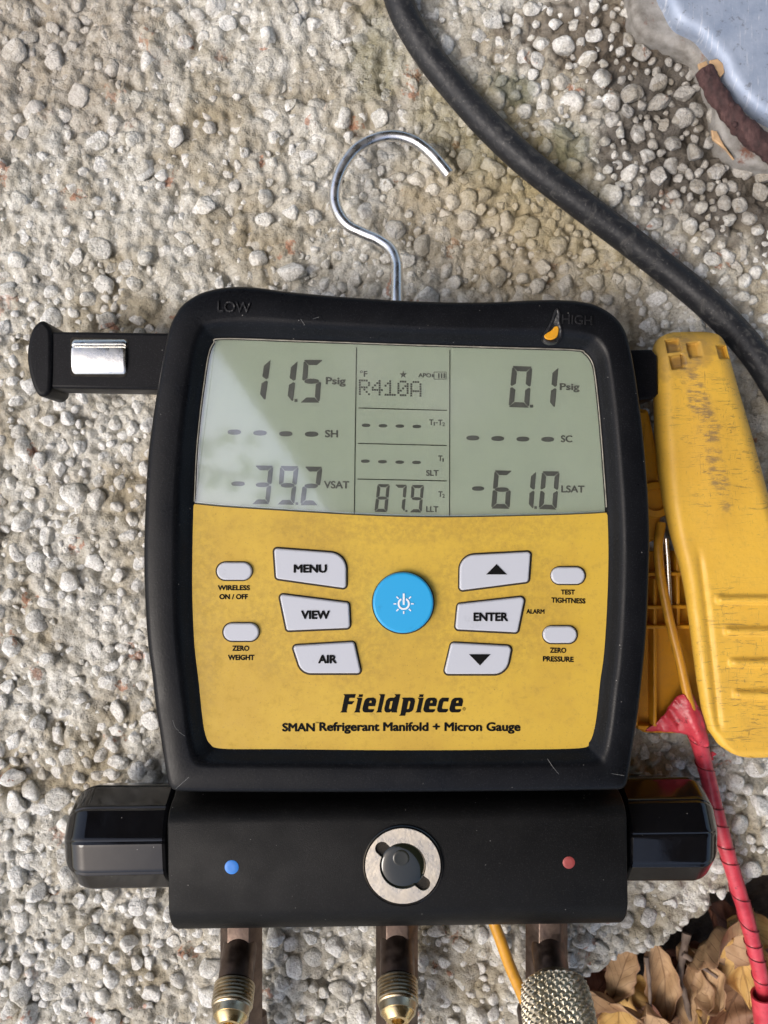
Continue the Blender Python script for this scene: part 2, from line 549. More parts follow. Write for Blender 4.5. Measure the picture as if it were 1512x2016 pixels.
M['wire'] = simple('orange_yellow_wire', (.66, .32, .03), .35, var=.2)
def make_key(name, col):
    t = NT(name)
    c = t.mix(t.maprange(t.noise(90, 6, .7), .60, .74, 0, .35), col, tuple(v * .55 for v in col))
    t.col(c); t.set(Roughness=.42, Specular_IOR_Level=.4); t.bump(t.noise(900, 3), .06, .0003); return t.m
M['key'] = make_key('pale_grey_key', (.50, .515, .56))
M['power'] = make_key('sky_blue_key', (.02, .345, .67))

def make_lcd():
    t = NT('grey_green_lcd')
    c = t.ramp(t.noise(25, 3), [(.3, (.60, .67, .535)), (.7, (.63, .70, .565))])
    t.col(c); t.set(Roughness=.6, Specular_IOR_Level=.1); return t.m
M['lcd'] = make_lcd()
M['segment'] = simple('lcd_segment', (.155, .158, .148), .6, Specular_IOR_Level=.1)
M['lcd_line'] = simple('lcd_line', (.03, .035, .03), .6, Specular_IOR_Level=.1)

def make_pane():
    t = NT('scratched_clear_lens')
    t.t.nodes.remove(t.b)
    tr = t.n('ShaderNodeBsdfTransparent'); tr.inputs[0].default_value = (.97, .98, .97, 1)
    gl = t.n('ShaderNodeBsdfGlossy'); gl.inputs['Roughness'].default_value = .055
    hz = t.n('ShaderNodeBsdfDiffuse'); hz.inputs[0].default_value = (.8, .8, .78, 1)
    fr = t.n('ShaderNodeFresnel'); fr.inputs[0].default_value = 4.2
    v1 = t.vec_scale(t.pos, (800, 40, 60), (0, 0, .6)); s1 = t.maprange(t.noise(1, 3, .6, v1), .72, .77)
    v2 = t.vec_scale(t.pos, (900, 50, 60), (0, 0, -.9)); s2 = t.maprange(t.noise(1, 3, .6, v2), .72, .77)
    sc = t.math('MULTIPLY', t.math('MAXIMUM', s1, s2), t.blob(520, 840, .05, 110, 110, 0, .4, 60))
    bp = t.n('ShaderNodeBump'); bp.inputs['Strength'].default_value = .05; bp.inputs['Distance'].default_value = .0006
    t.l(t.noise(55, 3), bp.inputs['Height']); t.l(bp.outputs[0], gl.inputs['Normal'])
    geo = t.n('ShaderNodeNewGeometry'); ff = t.math('MULTIPLY', fr.outputs[0], t.math('SUBTRACT', 1.0, geo.outputs['Backfacing']))
    m1 = t.n('ShaderNodeMixShader'); t.l(ff, m1.inputs[0]); t.l(tr.outputs[0], m1.inputs[1]); t.l(gl.outputs[0], m1.inputs[2])
    m2 = t.n('ShaderNodeMixShader')
    t.l(t.math('ADD', t.math('MULTIPLY', sc, .16), t.maprange(t.noise(30, 4), .4, .8, .0, .05)), m2.inputs[0])
    t.l(m1.outputs[0], m2.inputs[1]); t.l(hz.outputs[0], m2.inputs[2])
    t.l(m2.outputs[0], t.o.inputs[0]); return t.m
M['pane'] = make_pane()

def make_metal(name, col, rough, var=.25, bump=.1, bscale=900, tarnish=None):
    t = NT(name); n = t.noise(160, 5, .65)
    c = t.ramp(n, [(.3, tuple(v * (1 - var) for v in col)), (.7, col)])
    if tarnish: c = t.mix(t.maprange(t.noise(420, 5, .7), .45, .7, 0, .7), c, tarnish)
    t.col(c); t.set(Metallic=1.0, Roughness=t.maprange(t.noise(240, 4), .3, .7, rough * .75, rough * 1.3))
    t.bump(t.noise(bscale, 4), bump, .0003); return t.m
M['chrome'] = make_metal('bright_plated_steel', (.86, .86, .86), .30, .12, .04)
M['rod'] = make_metal('worn_steel_rod', (.82, .81, .77), .28, .15, .15)
M['ring'] = make_metal('satin_nickel_ring', (.76, .67, .53), .32, .25, .2)
M['brass'] = make_metal('worn_brass_thread', (.62, .53, .38), .32, .35, .12, 700, (.36, .26, .14))
M['brass_bright'] = make_metal('bright_brass_tip', (.88, .68, .36), .26, .2, .1)
M['brown_brass'] = make_metal('brown_tarnished_brass', (.21, .155, .125), .45, .35, .2, 900, (.14, .095, .08))
M['knurl'] = make_metal('nickel_plated_brass', (.74, .67, .52), .38, .35, .1, 800, (.28, .22, .12))
M['sight'] = simple('dark_sight_glass', (.008, .010, .006), .07, Coat_Weight=.7)
M['hole'] = simple('dirty_black_hole', (.02, .016, .011), .9, bump=.8, bscale=900, var=.6)
M['blue_dot'] = simple('blue_paint_dot', (.03, .20, .62), .45, var=.2)
M['red_dot'] = simple('faded_red_paint_dot', (.30, .05, .045), .5, var=.25, bump=.2)
def make_tape():
    t = NT('red_vinyl_tape'); n = t.noise(140, 5, .65)
    c = t.ramp(n, [(.3, (.42, .025, .04)), (.6, (.62, .06, .085)), (.85, (.72, .13, .14))])
    sm = t.maprange(t.noise(330, 5, .75), .60, .70, 0, .8); c = t.mix(sm, c, (.10, .012, .015))
    t.col(c); t.set(Roughness=.34); t.bump(t.noise(500, 4), .25, .0006); return t.m
M['tape'] = make_tape()
def make_cab():
    t = NT('scratched_bluegrey_sheet')
    c = t.ramp(t.noise(60, 5, .7), [(.3, (.25, .31, .42)), (.7, (.40, .46, .57))])
    v1 = t.vec_scale(t.pos, (900, 45, 60), (0, 0, .5)); s1 = t.maprange(t.noise(1, 4, .7, v1), .58, .68)
    v2 = t.vec_scale(t.pos, (700, 60, 60), (0, 0, -.5)); s2 = t.maprange(t.noise(1, 4, .7, v2), .60, .70)
    c = t.mix(t.math('MULTIPLY', t.math('MAXIMUM', s1, s2), .6), c, (.66, .68, .72))
    c = t.mix(t.maprange(t.noise(300, 5, .7), .58, .68, 0, .55), c, (.12, .115, .11))
    t.col(c); t.set(Roughness=.55, Metallic=.2); t.bump(t.noise(220, 5), .35, .0008); return t.m
M['cab'] = make_cab()
def make_foot():
    t = NT('weathered_grey_base')
    c = t.ramp(t.noise(110, 6, .7), [(.3, (.14, .125, .105)), (.55, (.30, .285, .26)), (.8, (.42, .41, .39))])
    r = t.maprange(t.noise(75, 5, .7), .58, .68, 0, .85); c = t.mix(r, c, (.17, .055, .025))
    t.col(c); t.set(Roughness=.7); t.bump(t.noise(320, 5), .4, .0008); return t.m
M['foot'] = make_foot()
def make_bark():
    t = NT('reddish_bark'); v = t.vec_scale(t.pos, (300, 90, 200), (0, 0, .7))
    n = t.noise(1, 6, .7, v)
    t.col(t.ramp(n, [(.3, (.022, .012, .012)), (.55, (.075, .036, .034)), (.8, (.19, .11, .095))])); t.set(Roughness=.8)
    t.bump(n, .8, .0015); return t.m
M['bark'] = make_bark()
M['grey_twig'] = simple('grey_twig', (.16, .12, .095), .85, bump=.6, bscale=500, var=.4)
M['chip'] = simple('pale_wood_chip', (.50, .33, .18), .8, bump=.5, bscale=500, var=.25)
M['blocker'] = simple('added_blocker_grey', (.26, .27, .22), .8, var=.2)

def make_leaf(name, a, b, edge):
    t = NT(name)
    uv = t.n('ShaderNodeUVMap').outputs[0]
    sep = t.n('ShaderNodeSeparateXYZ'); t.l(uv, sep.inputs[0])
    u, v = sep.outputs[0], sep.outputs[1]      # u along, v across (0..1)
    av = t.math('ABSOLUTE', t.math('SUBTRACT', v, .5))
    mid = t.maprange(av, .008, .03, 1, 0)
    side = t.math('FRACT', t.math('SUBTRACT', t.math('MULTIPLY', u, 7.0), t.math('MULTIPLY', av, 5.0)))
    sv = t.maprange(t.math('ABSOLUTE', t.math('SUBTRACT', side, .5)), .02, .07, 1, 0)
    vein = t.math('MAXIMUM', mid, t.math('MULTIPLY', sv, .55))
    n = t.noise(70, 6, .7)
    c = t.ramp(n, [(.3, a), (.65, b)])
    c = t.mix(t.maprange(t.noise(160, 5, .7), .55, .75, 0, .75), c, edge)
    c = t.mix(t.math('MULTIPLY', t.maprange(av, .30, .5), .6), c, edge)
    c = t.mix(t.math('MULTIPLY', vein, .45), c, tuple(x * .55 for x in edge))
    t.col(c); t.set(Roughness=.62, Specular_IOR_Level=.35)
    t.bump(t.math('ADD', t.math('MULTIPLY', vein, -1.0), t.math('MULTIPLY', t.noise(260, 5), .8)), .5, .0008)
    return t.m
LEAF = [make_leaf('tan_leaf', (.36, .225, .12), (.50, .335, .185), (.20, .095, .05)),
        make_leaf('yellow_leaf', (.50, .30, .09), (.62, .40, .14), (.30, .15, .06)),
        make_leaf('brown_leaf', (.22, .12, .065), (.33, .19, .105), (.11, .05, .035)),
        make_leaf('purple_brown_leaf', (.17, .065, .04), (.27, .12, .07), (.09, .035, .025))]

# ================================================================== SETTING
def np_unproj(px, py, z=0.0):
    s = K * (D - z)
    return (px - W2) * s, (H2 - py) * s
PIT = [(1140, 1990), (1157, 1932), (1174, 1922), (1200, 1905), (1217, 1887), (1240, 1880), (1262, 1889), (1284, 1868), (1318, 1858), (1349, 1831),
       (1365, 1812), (1411, 1793), (1404, 1766), (1437, 1772), (1461, 1755), (1485, 1733), (1512, 1730), (1600, 1690), (1900, 1640), (2300, 1640), (2300, 2700), (1000, 2700), (1060, 2200)]
PITW = [np_unproj(x, y) for x, y in PIT]
def pit_sd(x, y):
    """signed distance, >0 inside the pit"""
    d = np.full(x.shape, 1e9); ins = np.zeros(x.shape, bool); n = len(PITW)
    for i in range(n):
        ax, ay = PITW[i - 1]; bx, by = PITW[i]
        ex, ey = bx - ax, by - ay
        t = np.clip(((x - ax) * ex + (y - ay) * ey) / (ex * ex + ey * ey), 0, 1)
        d = np.minimum(d, np.hypot(x - ax - t * ex, y - ay - t * ey))
        c = ((ay > y) != (by > y)) & (x < (bx - ax) * (y - ay) / (by - ay + 1e-12) + ax)
        ins ^= c
    return np.where(ins, d, -d)

def cover(x, y):
    """0..1: how strongly cement paste drowns the stones (top left more)"""
    px = x / (K * D) + W2; py = H2 - y / (K * D)
    c = .58 * (1 - sstep(350, 1000, py)) * (1 - sstep(600, 1100, px)) + .30 * (1 - sstep(500, 900, px)) * sstep(900, 1300, py) * (1 - sstep(1350, 1500, py))
    c = c + .55 * (fbm(x * 28, y * 28, 3, 91) - .48)
    c = c + .35 * sstep(1200, 1330, px) * sstep(1650, 1780, py)
    return np.clip(c, 0, 1)

def slab_h(x, y):
    c = cover(x, y)
    wx = x + .0025 * (fbm(x * 120, y * 120, 2, 3) - .5); wy = y + .0025 * (fbm(x * 120, y * 120, 2, 8) - .5)
    w1 = worley(wx * 125, wy * 125, 21); w2 = worley(wx * 230, wy * 230, 33)
    dome = np.sqrt(np.clip(1 - (w1 / .72) ** 2, 0, 1)); dome2 = np.sqrt(np.clip(1 - (w2 / .72) ** 2, 0, 1))
    n1 = fbm(x * 70, y * 70, 4, 1, .55) - .5
    n2 = fbm(x * 330, y * 330, 4, 6, .6) - .5
    h = .0052 * n1 + .0036 * n2 + (.0034 * dome + .0018 * dome2) * (1 - .30 * c) - .0054 + .0034 * c
    h = h - .0022 * sstep(.62, .75, fbm(x * 150, y * 150, 3, 44)) * (.4 + .6 * c)
    return h

def axis(lo, hi, step, far):
    mid = np.arange(lo, hi + step / 2, step)
    g = []; s = step * 1.6; p = hi
    while p < far:
        p += s; s *= 1.35; g.append(p)
    l = []; s = step * 1.6; p = lo
    while p > -far:
        p -= s; s *= 1.35; l.append(p)
    return np.array(l[::-1] + list(mid) + g)
xa = axis(-.235, .215, .0009, .85); ya = axis(-.27, .245, .0009, .85)
GX, GY = np.meshgrid(xa, ya)
GZ = slab_h(GX, GY)
sdist = pit_sd(GX, GY) + .006 * (fbm(GX * 90, GY * 90, 3, 61) - .5)
edge_round = sstep(-.006, 0, sdist) * .0022
GZ = GZ - edge_round - sstep(0, .0035, sdist) * .055 - sstep(.003, .02, sdist) * .02
slab = grid_mesh('concrete_slab', GX, GY, GZ, M['slab'])
tag(slab, 'rough exposed aggregate concrete slab under the gauge', None, None, 'structure')

g = axis(-.3, .3, .004, 14); SX, SY = np.meshgrid(g, g)
SZ = -.040 + .012 * (fbm(SX * 40, SY * 40, 4, 71) - .5) + .004 * (fbm(SX * 260, SY * 260, 3, 72) - .5)
soil = grid_mesh('soil', SX, SY, SZ, M['soil'])
tag(soil, 'dark soil in the gap beside the broken slab edge', None, None, 'structure')

# ---- pebbles set in the slab
def stone_template(seed, sub):
    r = random.Random(seed); bm = bmesh.new(); bmesh.ops.create_icosphere(bm, subdivisions=sub, radius=1)
    co = np.array([v.co[:] for v in bm.verts]); fa = np.array([[v.index for v in f.verts] for f in bm.faces]); bm.free()
    for k in range(r.randint(8, 14)):
        d = np.array([r.gauss(0, 1) for _ in range(3)]); d /= np.linalg.norm(d)
        c = r.uniform(.50, .80); dot = co @ d
        co = co - np.outer(np.maximum(dot - c, 0) * .85, d)
    ph = [r.uniform(0, 6) for _ in range(6)]
    nz = .06 * np.sin(co[:, 0] * 4 + ph[0]) * np.sin(co[:, 1] * 3.7 + ph[1]) + .05 * np.sin(co[:, 2] * 6 + ph[2] + co[:, 0] * 3)
    co = co * (1 + nz)[:, None]
    return co.astype(np.float32), fa
TEMPL = [stone_template(s, 3) for s in range(26)]
TEMPL_S = [stone_template(s, 2) for s in range(26)]
TMESH = []
for i, (co, fa) in enumerate(TEMPL):
    me = bpy.data.meshes.new('pebble'); me.from_pydata(co.tolist(), [], fa.tolist())
    me.polygons.foreach_set('use_smooth', [True] * len(me.polygons)); me.materials.append(M['pebble']); TMESH.append(me)

# body and other covers (photo px) where a stone can not be seen
def hidden(px, py):
    return ((px > 300) & (px < 1260) & (py > 590) & (py < 1800)) | ((px > 1310) & (py > 700) & (py < 1470)) | ((px > 150) & (px < 1390) & (py > 1590) & (py < 1740))
cand = []
cellsz = .004; occ = {}
def try_add(x, y, r, gap):
    ci, cj = int(math.floor(x / cellsz)), int(math.floor(y / cellsz)); R = 4
    for a in range(ci - R, ci + R + 1):
        for b in range(cj - R, cj + R + 1):
            for (u, v, q) in occ.get((a, b), ()):
                if (u - x) ** 2 + (v - y) ** 2 < ((q + r) * gap) ** 2: return False
    occ.setdefault((ci, cj), []).append((x, y, r)); return True
for (n, r0, r1, gap) in ((3000, .0036, .0060, .76), (12000, .0023, .0037, .76), (15000, .0014, .0023, .76)):
    xs = rng.uniform(-.20, .19, n); ys = rng.uniform(-.245, .23, n); rs = r0 + (r1 - r0) * rng.random(n) ** 1.6
    pxs = xs / (K * D) + W2; pys = H2 - ys / (K * D)
    cv = cover(xs, ys); sdp = pit_sd(xs, ys); hid = hidden(pxs, pys); u = rng.random(n)
    for i in range(n):
        if sdp[i] > -rs[i] * .6 or hid[i]: continue
        if u[i] < cv[i] * (.85 if r0 > .003 else .35): continue
        # metal cabinet foot
        if pxs[i] > 1250 and pys[i] < 60: continue
        if pxs[i] > 1420 and pys[i] < 290: continue
        if try_add(xs[i], ys[i], rs[i], gap): cand.append((xs[i], ys[i], rs[i], cv[i], pxs[i], pys[i]))
inview = [c for c in cand if -10 < c[4] < 1522 and -10 < c[5] < 2026]
inview.sort(key=lambda c: -c[2])
single = set(id(c) for c in inview[:300])
CO = []; FA = []; off = 0
allh = slab_h(np.array([c[0] for c in cand]), np.array([c[1] for c in cand]))
for k, c in enumerate(cand):
    x, y, r, cv = c[:4]
    ti = random.randrange(len(TEMPL)); co, fa = (TEMPL if r > .0030 else TEMPL_S)[ti]
    sc = Vector((r * random.uniform(.85, 1.18), r * random.uniform(.78, 1.1), r * random.uniform(.62, .85)))
    e = Euler((random.uniform(-.5, .5), random.uniform(-.5, .5), random.uniform(0, 6.28)))
    z = (.45 * r if (c[4] > 1180 and c[5] < 420) else 0) - .0012 + .45 * allh[k] + r * random.uniform(-.30, .45) - cv * r * .35
    mt = Matrix.Translation((x, y, z)) @ e.to_matrix().to_4x4() @ Matrix.Diagonal((*sc, 1))
    if id(c) in single:
        o = bpy.data.objects.new('pebble', TMESH[ti]); COL.objects.link(o); o.matrix_world = mt; o.parent = slab
    else:
        m3 = np.array(mt.to_3x3()); CO.append(co @ m3.T + np.array(mt.translation)); FA.append(fa + off); off += len(co)
st = fast_mesh('pebbles', np.concatenate(CO), np.concatenate(FA), M['pebble'], slab)
st['kind'] = 'stuff'

# ---- added sky blocker, out of view: shades the spot and shapes the display reflection
e0 = Vector((-.516, .495)); e1 = Vector((-.165, -.003)); ed = (e1 - e0).normalized(); en = Vector((-ed.y, ed.x))
if en.x < 0: en = -en
q = [e0 - ed * 4.0, e1 + ed * 4.5]; loop = [q[0], q[1], q[1] + en * 5.5, q[0] + en * 5.5]
blocker = prism('sky_blocker', [(p.x, p.y) for p in loop], 2.45, 2.60, .01, M['blocker'])
tag(blocker, 'added overhead panel out of view that blocks sky light and shapes the display reflection', 'light blocker')

# ---- leafy branch hanging over the open side, seen only mirrored in the display
br = empty('tree_branch', (-1.6, .2, 3.45)); tag(br, 'leafy green branch hanging over the open side of the spot', 'branch')
M['foliage'] = simple('green_foliage', (.10, .15, .035), .6, var=.3)
tube('limb', catmull([(-1.6, .2, 3.45), (-1.1, .25, 3.5), (-.75, .18, 3.48), (-.4, .12, 3.5)], 6), lambda t: .02 * (1 - .7 * t), M['grey_twig'], br, 10)
rl = random.Random(5); LV = []; LF = []
for cxx, cyy, sp, nn_ in ((-.50, .10, .08, 22), (-.66, .30, .05, 7), (-.36, -.04, .07, 14), (-1.05, .05, .15, 40)):
    for _ in range(nn_):
        c_ = Vector((rl.gauss(cxx, sp), rl.gauss(cyy, sp), rl.gauss(3.48, .08))); e_ = Euler((rl.uniform(-.9, .9), rl.uniform(-.9, .9), rl.uniform(0, 6.28))).to_matrix()
        b_ = len(LV); l_, w_ = rl.uniform(.035, .06), rl.uniform(.014, .024)
        for x_, y_, z_ in ((-l_, 0, 0), (0, w_, .006), (l_, 0, -.004), (0, -w_, .006), (0, 0, -.004)): LV.append(c_ + e_ @ Vector((x_, y_, z_)))
        LF += [(b_, b_ + 4, b_ + 1), (b_ + 4, b_ + 2, b_ + 1), (b_, b_ + 3, b_ + 4), (b_ + 3, b_ + 2, b_ + 4)]
lfo = mesh_obj('foliage', LV, LF, M['foliage'], br); lfo['kind'] = 'stuff'

# ================================================================== GAUGE
ZR, ZF = .055, .050
gauge = empty('manifold_gauge', P(780, 1200, 0))
tag(gauge, 'black and yellow digital refrigerant manifold gauge with grey green display lying on the slab', 'gauge')

OUTER = [(458, 562), (498, 563), (560, 571), (640, 579), (720, 585), (800, 590), (900, 593), (980, 592), (1040, 589), (1100, 588), (1149, 592), (1179, 600), (1209, 619), (1229, 643), (1240, 672), (1250, 720),
         (1262, 800), (1271, 880), (1278, 970), (1281, 1060), (1279, 1150), (1275, 1240), (1268, 1320), (1259, 1400), (1249, 1465), (1240, 1525), (1236, 1545), (1229, 1554), (1215, 1557), (1100, 1559), (900, 1561),
         (700, 1562), (500, 1562), (370, 1561), (345, 1559), (334, 1553), (328, 1540), (321, 1500), (312, 1440), (304, 1390), (297, 1330), (289, 1270), (284, 1200), (281, 1110), (283, 1010), (289, 900), (297, 835), (307, 770),
         (319, 705), (330, 650), (343, 619), (360, 596), (389, 577), (420, 567)]
INNER = [(440, 667), (600, 672), (800, 679), (1000, 685), (1130, 689), (1152, 696), (1166, 715), (1172, 745), (1180, 820), (1188, 920), (1194, 1010), (1196, 1100), (1193, 1200), (1187, 1290), (1180, 1340), (1174, 1400),
         (1167, 1440), (1158, 1460), (1140, 1471), (1000, 1474), (780, 1475), (560, 1473), (440, 1472), (415, 1462), (405, 1440), (399, 1400), (393, 1340), (385, 1270), (381, 1180), (381, 1090), (383, 1000), (387, 900),
         (394, 820), (403, 750), (411, 700), (421, 676)]
CEN = (780, 1090)
def polar(pts, z, N, fillet=True):
    d = catmull([(x, y, 0) for x, y in pts], 10, True)
    c = P(*CEN, z)
    w = [P(p.x, p.y, z) - c for p in d]
    a = np.array([math.atan2(p.y, p.x) for p in w]); r = np.array([math.hypot(p.x, p.y) for p in w])
    o = np.argsort(a); a = a[o]; r = r[o]
    th = np.linspace(-math.pi, math.pi, N, endpoint=False)
    rr = np.interp(th, a, r, period=2 * math.pi)
    return c.x + rr * np.cos(th), c.y + rr * np.sin(th)
NB = 720
ox, oy = polar(OUTER, .0535, NB); ix, iy = polar(INNER, ZF, NB)
cx, cy = P(*CEN, ZF).x, P(*CEN, ZF).y
prof = [(.10, .004), (.02, .009), (0.0, .020), (0.0, .0500), (.012, .0524), (.04, .0538), (.09, .0546), (.16, .0549), (.35, .0551), (.60, .0551), (.66, .0549), (.72, .0543), (.78, .0533), (.86, .0518), (.93, .0506), (.985, .0499), (1.01, .0492), (1.03, .0480)]
X = np.stack([ox + (ix - ox) * t for t, z in prof]); Y = np.stack([oy + (iy - oy) * t for t, z in prof]); Z = np.stack([np.full(NB, z) for t, z in prof])
boot = grid_mesh('rubber_boot', X, Y, Z, M['rubber'], gauge, True, True)
bm = bmesh.new(); bm.from_mesh(boot.data); bm.verts.ensure_lookup_table()
bm.faces.new([bm.verts[i] for i in range(NB)][::-1]); bmesh.ops.recalc_face_normals(bm, faces=bm.faces); bm.to_mesh(boot.data); bm.free()
# embossed words on the rim
M['torn'] = simple('torn_rubber', (.012, .012, .013), .35, bump=.8, bscale=700, var=.4)
lettering('LOW', (429, 595, 494, 616), ZR - .0001, M['torn'], boot, .01, .05, name='embossed_word', extrude=.0010)
lettering('HIGH', (1106, 621, 1165, 639), ZR - .0001, M['torn'], boot, .01, .05, name='embossed_word', extrude=.0008)
# torn spot with the yellow shell showing
tear = [(1098, 606), (1104, 618), (1104, 634), (1108, 648), (1107, 664), (1098, 675), (1082, 678), (1069, 672), (1068, 662), (1076, 645), (1084, 630), (1090, 612)]
tl = [(p.x, p.y) for p in catmull([(x, y, 0) for x, y in tear], 5, True)]
tw = [XY(x, y, ZR) for x, y in tl]; tw = ccw(tw)
tr_r = [[Vector((x, y, .0535)) for x, y in tw], [Vector((x, y, .0556)) for x, y in inset(tw, .0003)], [Vector((x, y, .0557)) for x, y in inset(tw, .0008)], [Vector((x, y, .0553)) for x, y in inset(tw, .0014)]]
tear_o = rings_obj('tear', tr_r, M['torn'], boot)
yl = [(1099, 643), (1100, 652), (1096, 664), (1085, 669), (1074, 667), (1071, 661), (1078, 655), (1086, 650), (1092, 643)]
yp = prism('exposed_shell', [XY(p.x, p.y, .0556) for p in catmull([(x, y, 0) for x, y in yl], 5, True)], .0548, .0559, .0004, M['clamp_in'], boot)

M['scratch'] = simple('pale_scratch', (.16, .16, .155), .5)
for pts in ([(340, 1418), (345, 1432), (352, 1439)], [(352, 1441), (364, 1449)], [(346, 1553), (372, 1530)], [(1078, 1494), (1090, 1512), (1100, 1524)], [(1204, 1523), (1229, 1527)], [(592, 628), (600, 640)], [(616, 628), (628, 624)], [(1196, 742), (1204, 750)], [(292, 930), (304, 922)]):
    tube('scratch', catmull([P(x, y, .05505 if 325 < x < 1235 and y != 742 and y != 750 else .0540) for x, y in pts], 4), .00009, M['scratch'], boot, 5)

# faceplate (yellow overlay) : polygon below the display curve
LCDB = [(383, 992), (440, 997.5), (540, 1004), (620, 1009), (700, 1013.5), (790, 1017), (885, 1018), (980, 1016.5), (1080, 1014), (1150, 1011.5), (1194, 1009)]
inn_d = [(p.x, p.y) for p in catmull([(x, y, 0) for x, y in INNER], 8, True)]
def ybot(x): return float(np.interp(x, [p[0] for p in LCDB], [p[1] for p in LCDB]))
low = [p for p in inn_d if p[1] > ybot(p[0]) + 1]
hi = [p for p in inn_d if p[1] < ybot(p[0]) - 1]
# order: start at the right end, going clockwise in the picture
def order(pts, start):
    i = max(range(len(pts)), key=lambda k: math.hypot(pts[k][0] - pts[k - 1][0], pts[k][1] - pts[k - 1][1]))
    return pts[i:] + pts[:i]
low = order(low, 0); hi = order(hi, 0)
def grow(pts, d):
    c = CEN
    return [(c[0] + (x - c[0]) * (1 + d / math.hypot(x - c[0], y - c[1])), c[1] + (y - c[1]) * (1 + d / math.hypot(x - c[0], y - c[1]))) for x, y in pts]
curve_lr = [(p.x, p.y) for p in catmull([(x, y, 0) for x, y in LCDB], 6)]
plate_loop = grow(low, 4) + curve_lr          # low runs right->left (clockwise), then the curve left->right
plate = prism('faceplate', [XY(x, y, ZF) for x, y in plate_loop], ZF - .003, ZF, .00005, M['plate'], gauge, steps=1)
# display
lcd_loop = grow(hi, 4) + [(x, y - 1.2) for x, y in curve_lr[::-1]]
ZL = ZF - .0012
lcd = prism('display', [XY(x, y, ZL) for x, y in lcd_loop], ZL - .002, ZL, .00003, M['lcd'], gauge, steps=1)
pane_loop = grow(hi, -1.5) + [(x, y - 2.0) for x, y in curve_lr[::-1]]
pane = prism('display_window', [XY(x, y, ZF + .0002) for x, y in pane_loop], ZL + .0006, ZF + .0003, .00035, M['pane'], gauge, steps=3)
# thin worn bead round the window
bead_pts = [P(x, y, ZF + .0001) for x, y in grow(hi, 0.5)]
M['bead'] = simple('worn_dusty_bead', (.25, .235, .19), .5, var=.5)
tube('window_bead', bead_pts, .00023, M['bead'], gauge, 8)
tube('overlay_seam', [P(x, y - .3, ZF + .0001) for x, y in curve_lr], .00016, M['seam'], gauge, 6)

# ---- LCD content
ZS = ZL + .00012
def quadmap(c):
    TL, TR, BR, BL = c
    def f(u, v):
        x = (TL[0] * (1 - u) + TR[0] * u) * (1 - v) + (BL[0] * (1 - u) + BR[0] * u) * v
        y = (TL[1] * (1 - u) + TR[1] * u) * (1 - v) + (BL[1] * (1 - u) + BR[1] * u) * v
        return (x, y)
    return f
SEG = {'0': 'abcdef', '1': 'bc', '2': 'abged', '3': 'abgcd', '4': 'fgbc', '5': 'afgcd', '6': 'afgcde', '7': 'abc', '8': 'abcdefg', '9': 'abcdfg'}
def lens(cx, cy, w, h, n=18):
    return [(cx + w / 2 * math.copysign(abs(math.cos(t)) ** .9, math.cos(t)), cy + h / 2 * math.copysign(abs(math.sin(t)) ** .8, math.sin(t))) for t in (2 * math.pi * k / n for k in range(n))]
def digit(ch, cell, th):
    TL, TR, BR, BL = cell
    wpx = math.hypot(TR[0] - TL[0], TR[1] - TL[1]); hpx = math.hypot(BL[0] - TL[0], BL[1] - TL[1])
    a = th / wpx; b = th / hpx; g = .7 / wpx; gv = .7 / hpx
    f = quadmap(cell)
    c = 1.4 / wpx; cv = 1.4 / hpx
    shp = {
        'a': [(.02 + c * .6 + g, 0), (1 - .02 - c * .6 - g, 0), (1 - g * 1.5, b * .12), (1 - a - g, b), (a + g, b), (g * 1.5, b * .12)],
        'd': [(a + g, 1 - b), (1 - a - g, 1 - b), (1 - g * 1.5, 1 - b * .1), (1 - c, 1), (c, 1), (g * 1.5, 1 - b * .1)],
        'f': [(0, b * .35 + gv), (a * .28, b * .22 + gv), (a, b + gv * 2), (a, .5 - b * .5 - gv), (a * .3, .5 - gv * 1.5), (0, .5 - b * .3)],
        'b': [(1, b * .35 + gv), (1 - a * .28, b * .22 + gv), (1 - a, b + gv * 2), (1 - a, .5 - b * .5 - gv), (1 - a * .3, .5 - gv * 1.5), (1, .5 - b * .3)],
        'e': [(0, 1 - b * .35 - gv), (a * .28, 1 - b * .22 - gv), (a, 1 - b - gv * 2), (a, .5 + b * .5 + gv), (a * .3, .5 + gv * 1.5), (0, .5 + b * .3)],
        'c': [(1, 1 - b * .35 - gv), (1 - a * .28, 1 - b * .22 - gv), (1 - a, 1 - b - gv * 2), (1 - a, .5 + b * .5 + gv), (1 - a * .3, .5 + gv * 1.5), (1, .5 + b * .3)],
    }
    if ch == '1':
        shp['b'][0:3] = [(1, gv), (1 - a * .25, b * .25), (1 - a, b * 1.0)]
        shp['c'][0:3] = [(1, 1 - gv - b * .1), (1 - a * .25, 1 - b * .15), (1 - a, 1 - b * 1.0)]
    loops = []
    for s in SEG[ch]:
        if s == 'g': loops.append([f(.5 + (x - .5), y) for x, y in lens(.5, .5, 1 - a * .85, b * .98)])
        else: loops.append([f(u, v) for u, v in shp[s]])
    return poly_px('digit', loops, ZS, M['segment'], lcd)
def cell(tl, tr, br, bl): return (tl, tr, br, bl)
digit('1', cell((496, 708), (533, 708), (522.5, 788), (485, 788)), 12)
digit('1', cell((549, 711), (586, 711), (577, 791), (540, 791)), 12)
digit('5', cell((598, 708.5), (635.8, 708.5), (629.2, 792.8), (591.5, 792.6)), 10.3)
digit('0', cell((1008.5, 720.2), (1048, 721.7), (1041.6, 802.9), (1001, 801.5)), 10.3)
digit('1', cell((1061, 723), (1099.5, 723.5), (1092.5, 802.5), (1054, 802)), 10.8)
digit('3', cell((502.5, 916.4), (538.5, 916.8), (530.2, 992.6), (496.5, 992.4)), 9.4)
digit('9', cell((551.5, 917.2), (588.3, 917.8), (579.2, 993.9), (546, 993.2)), 9.4)
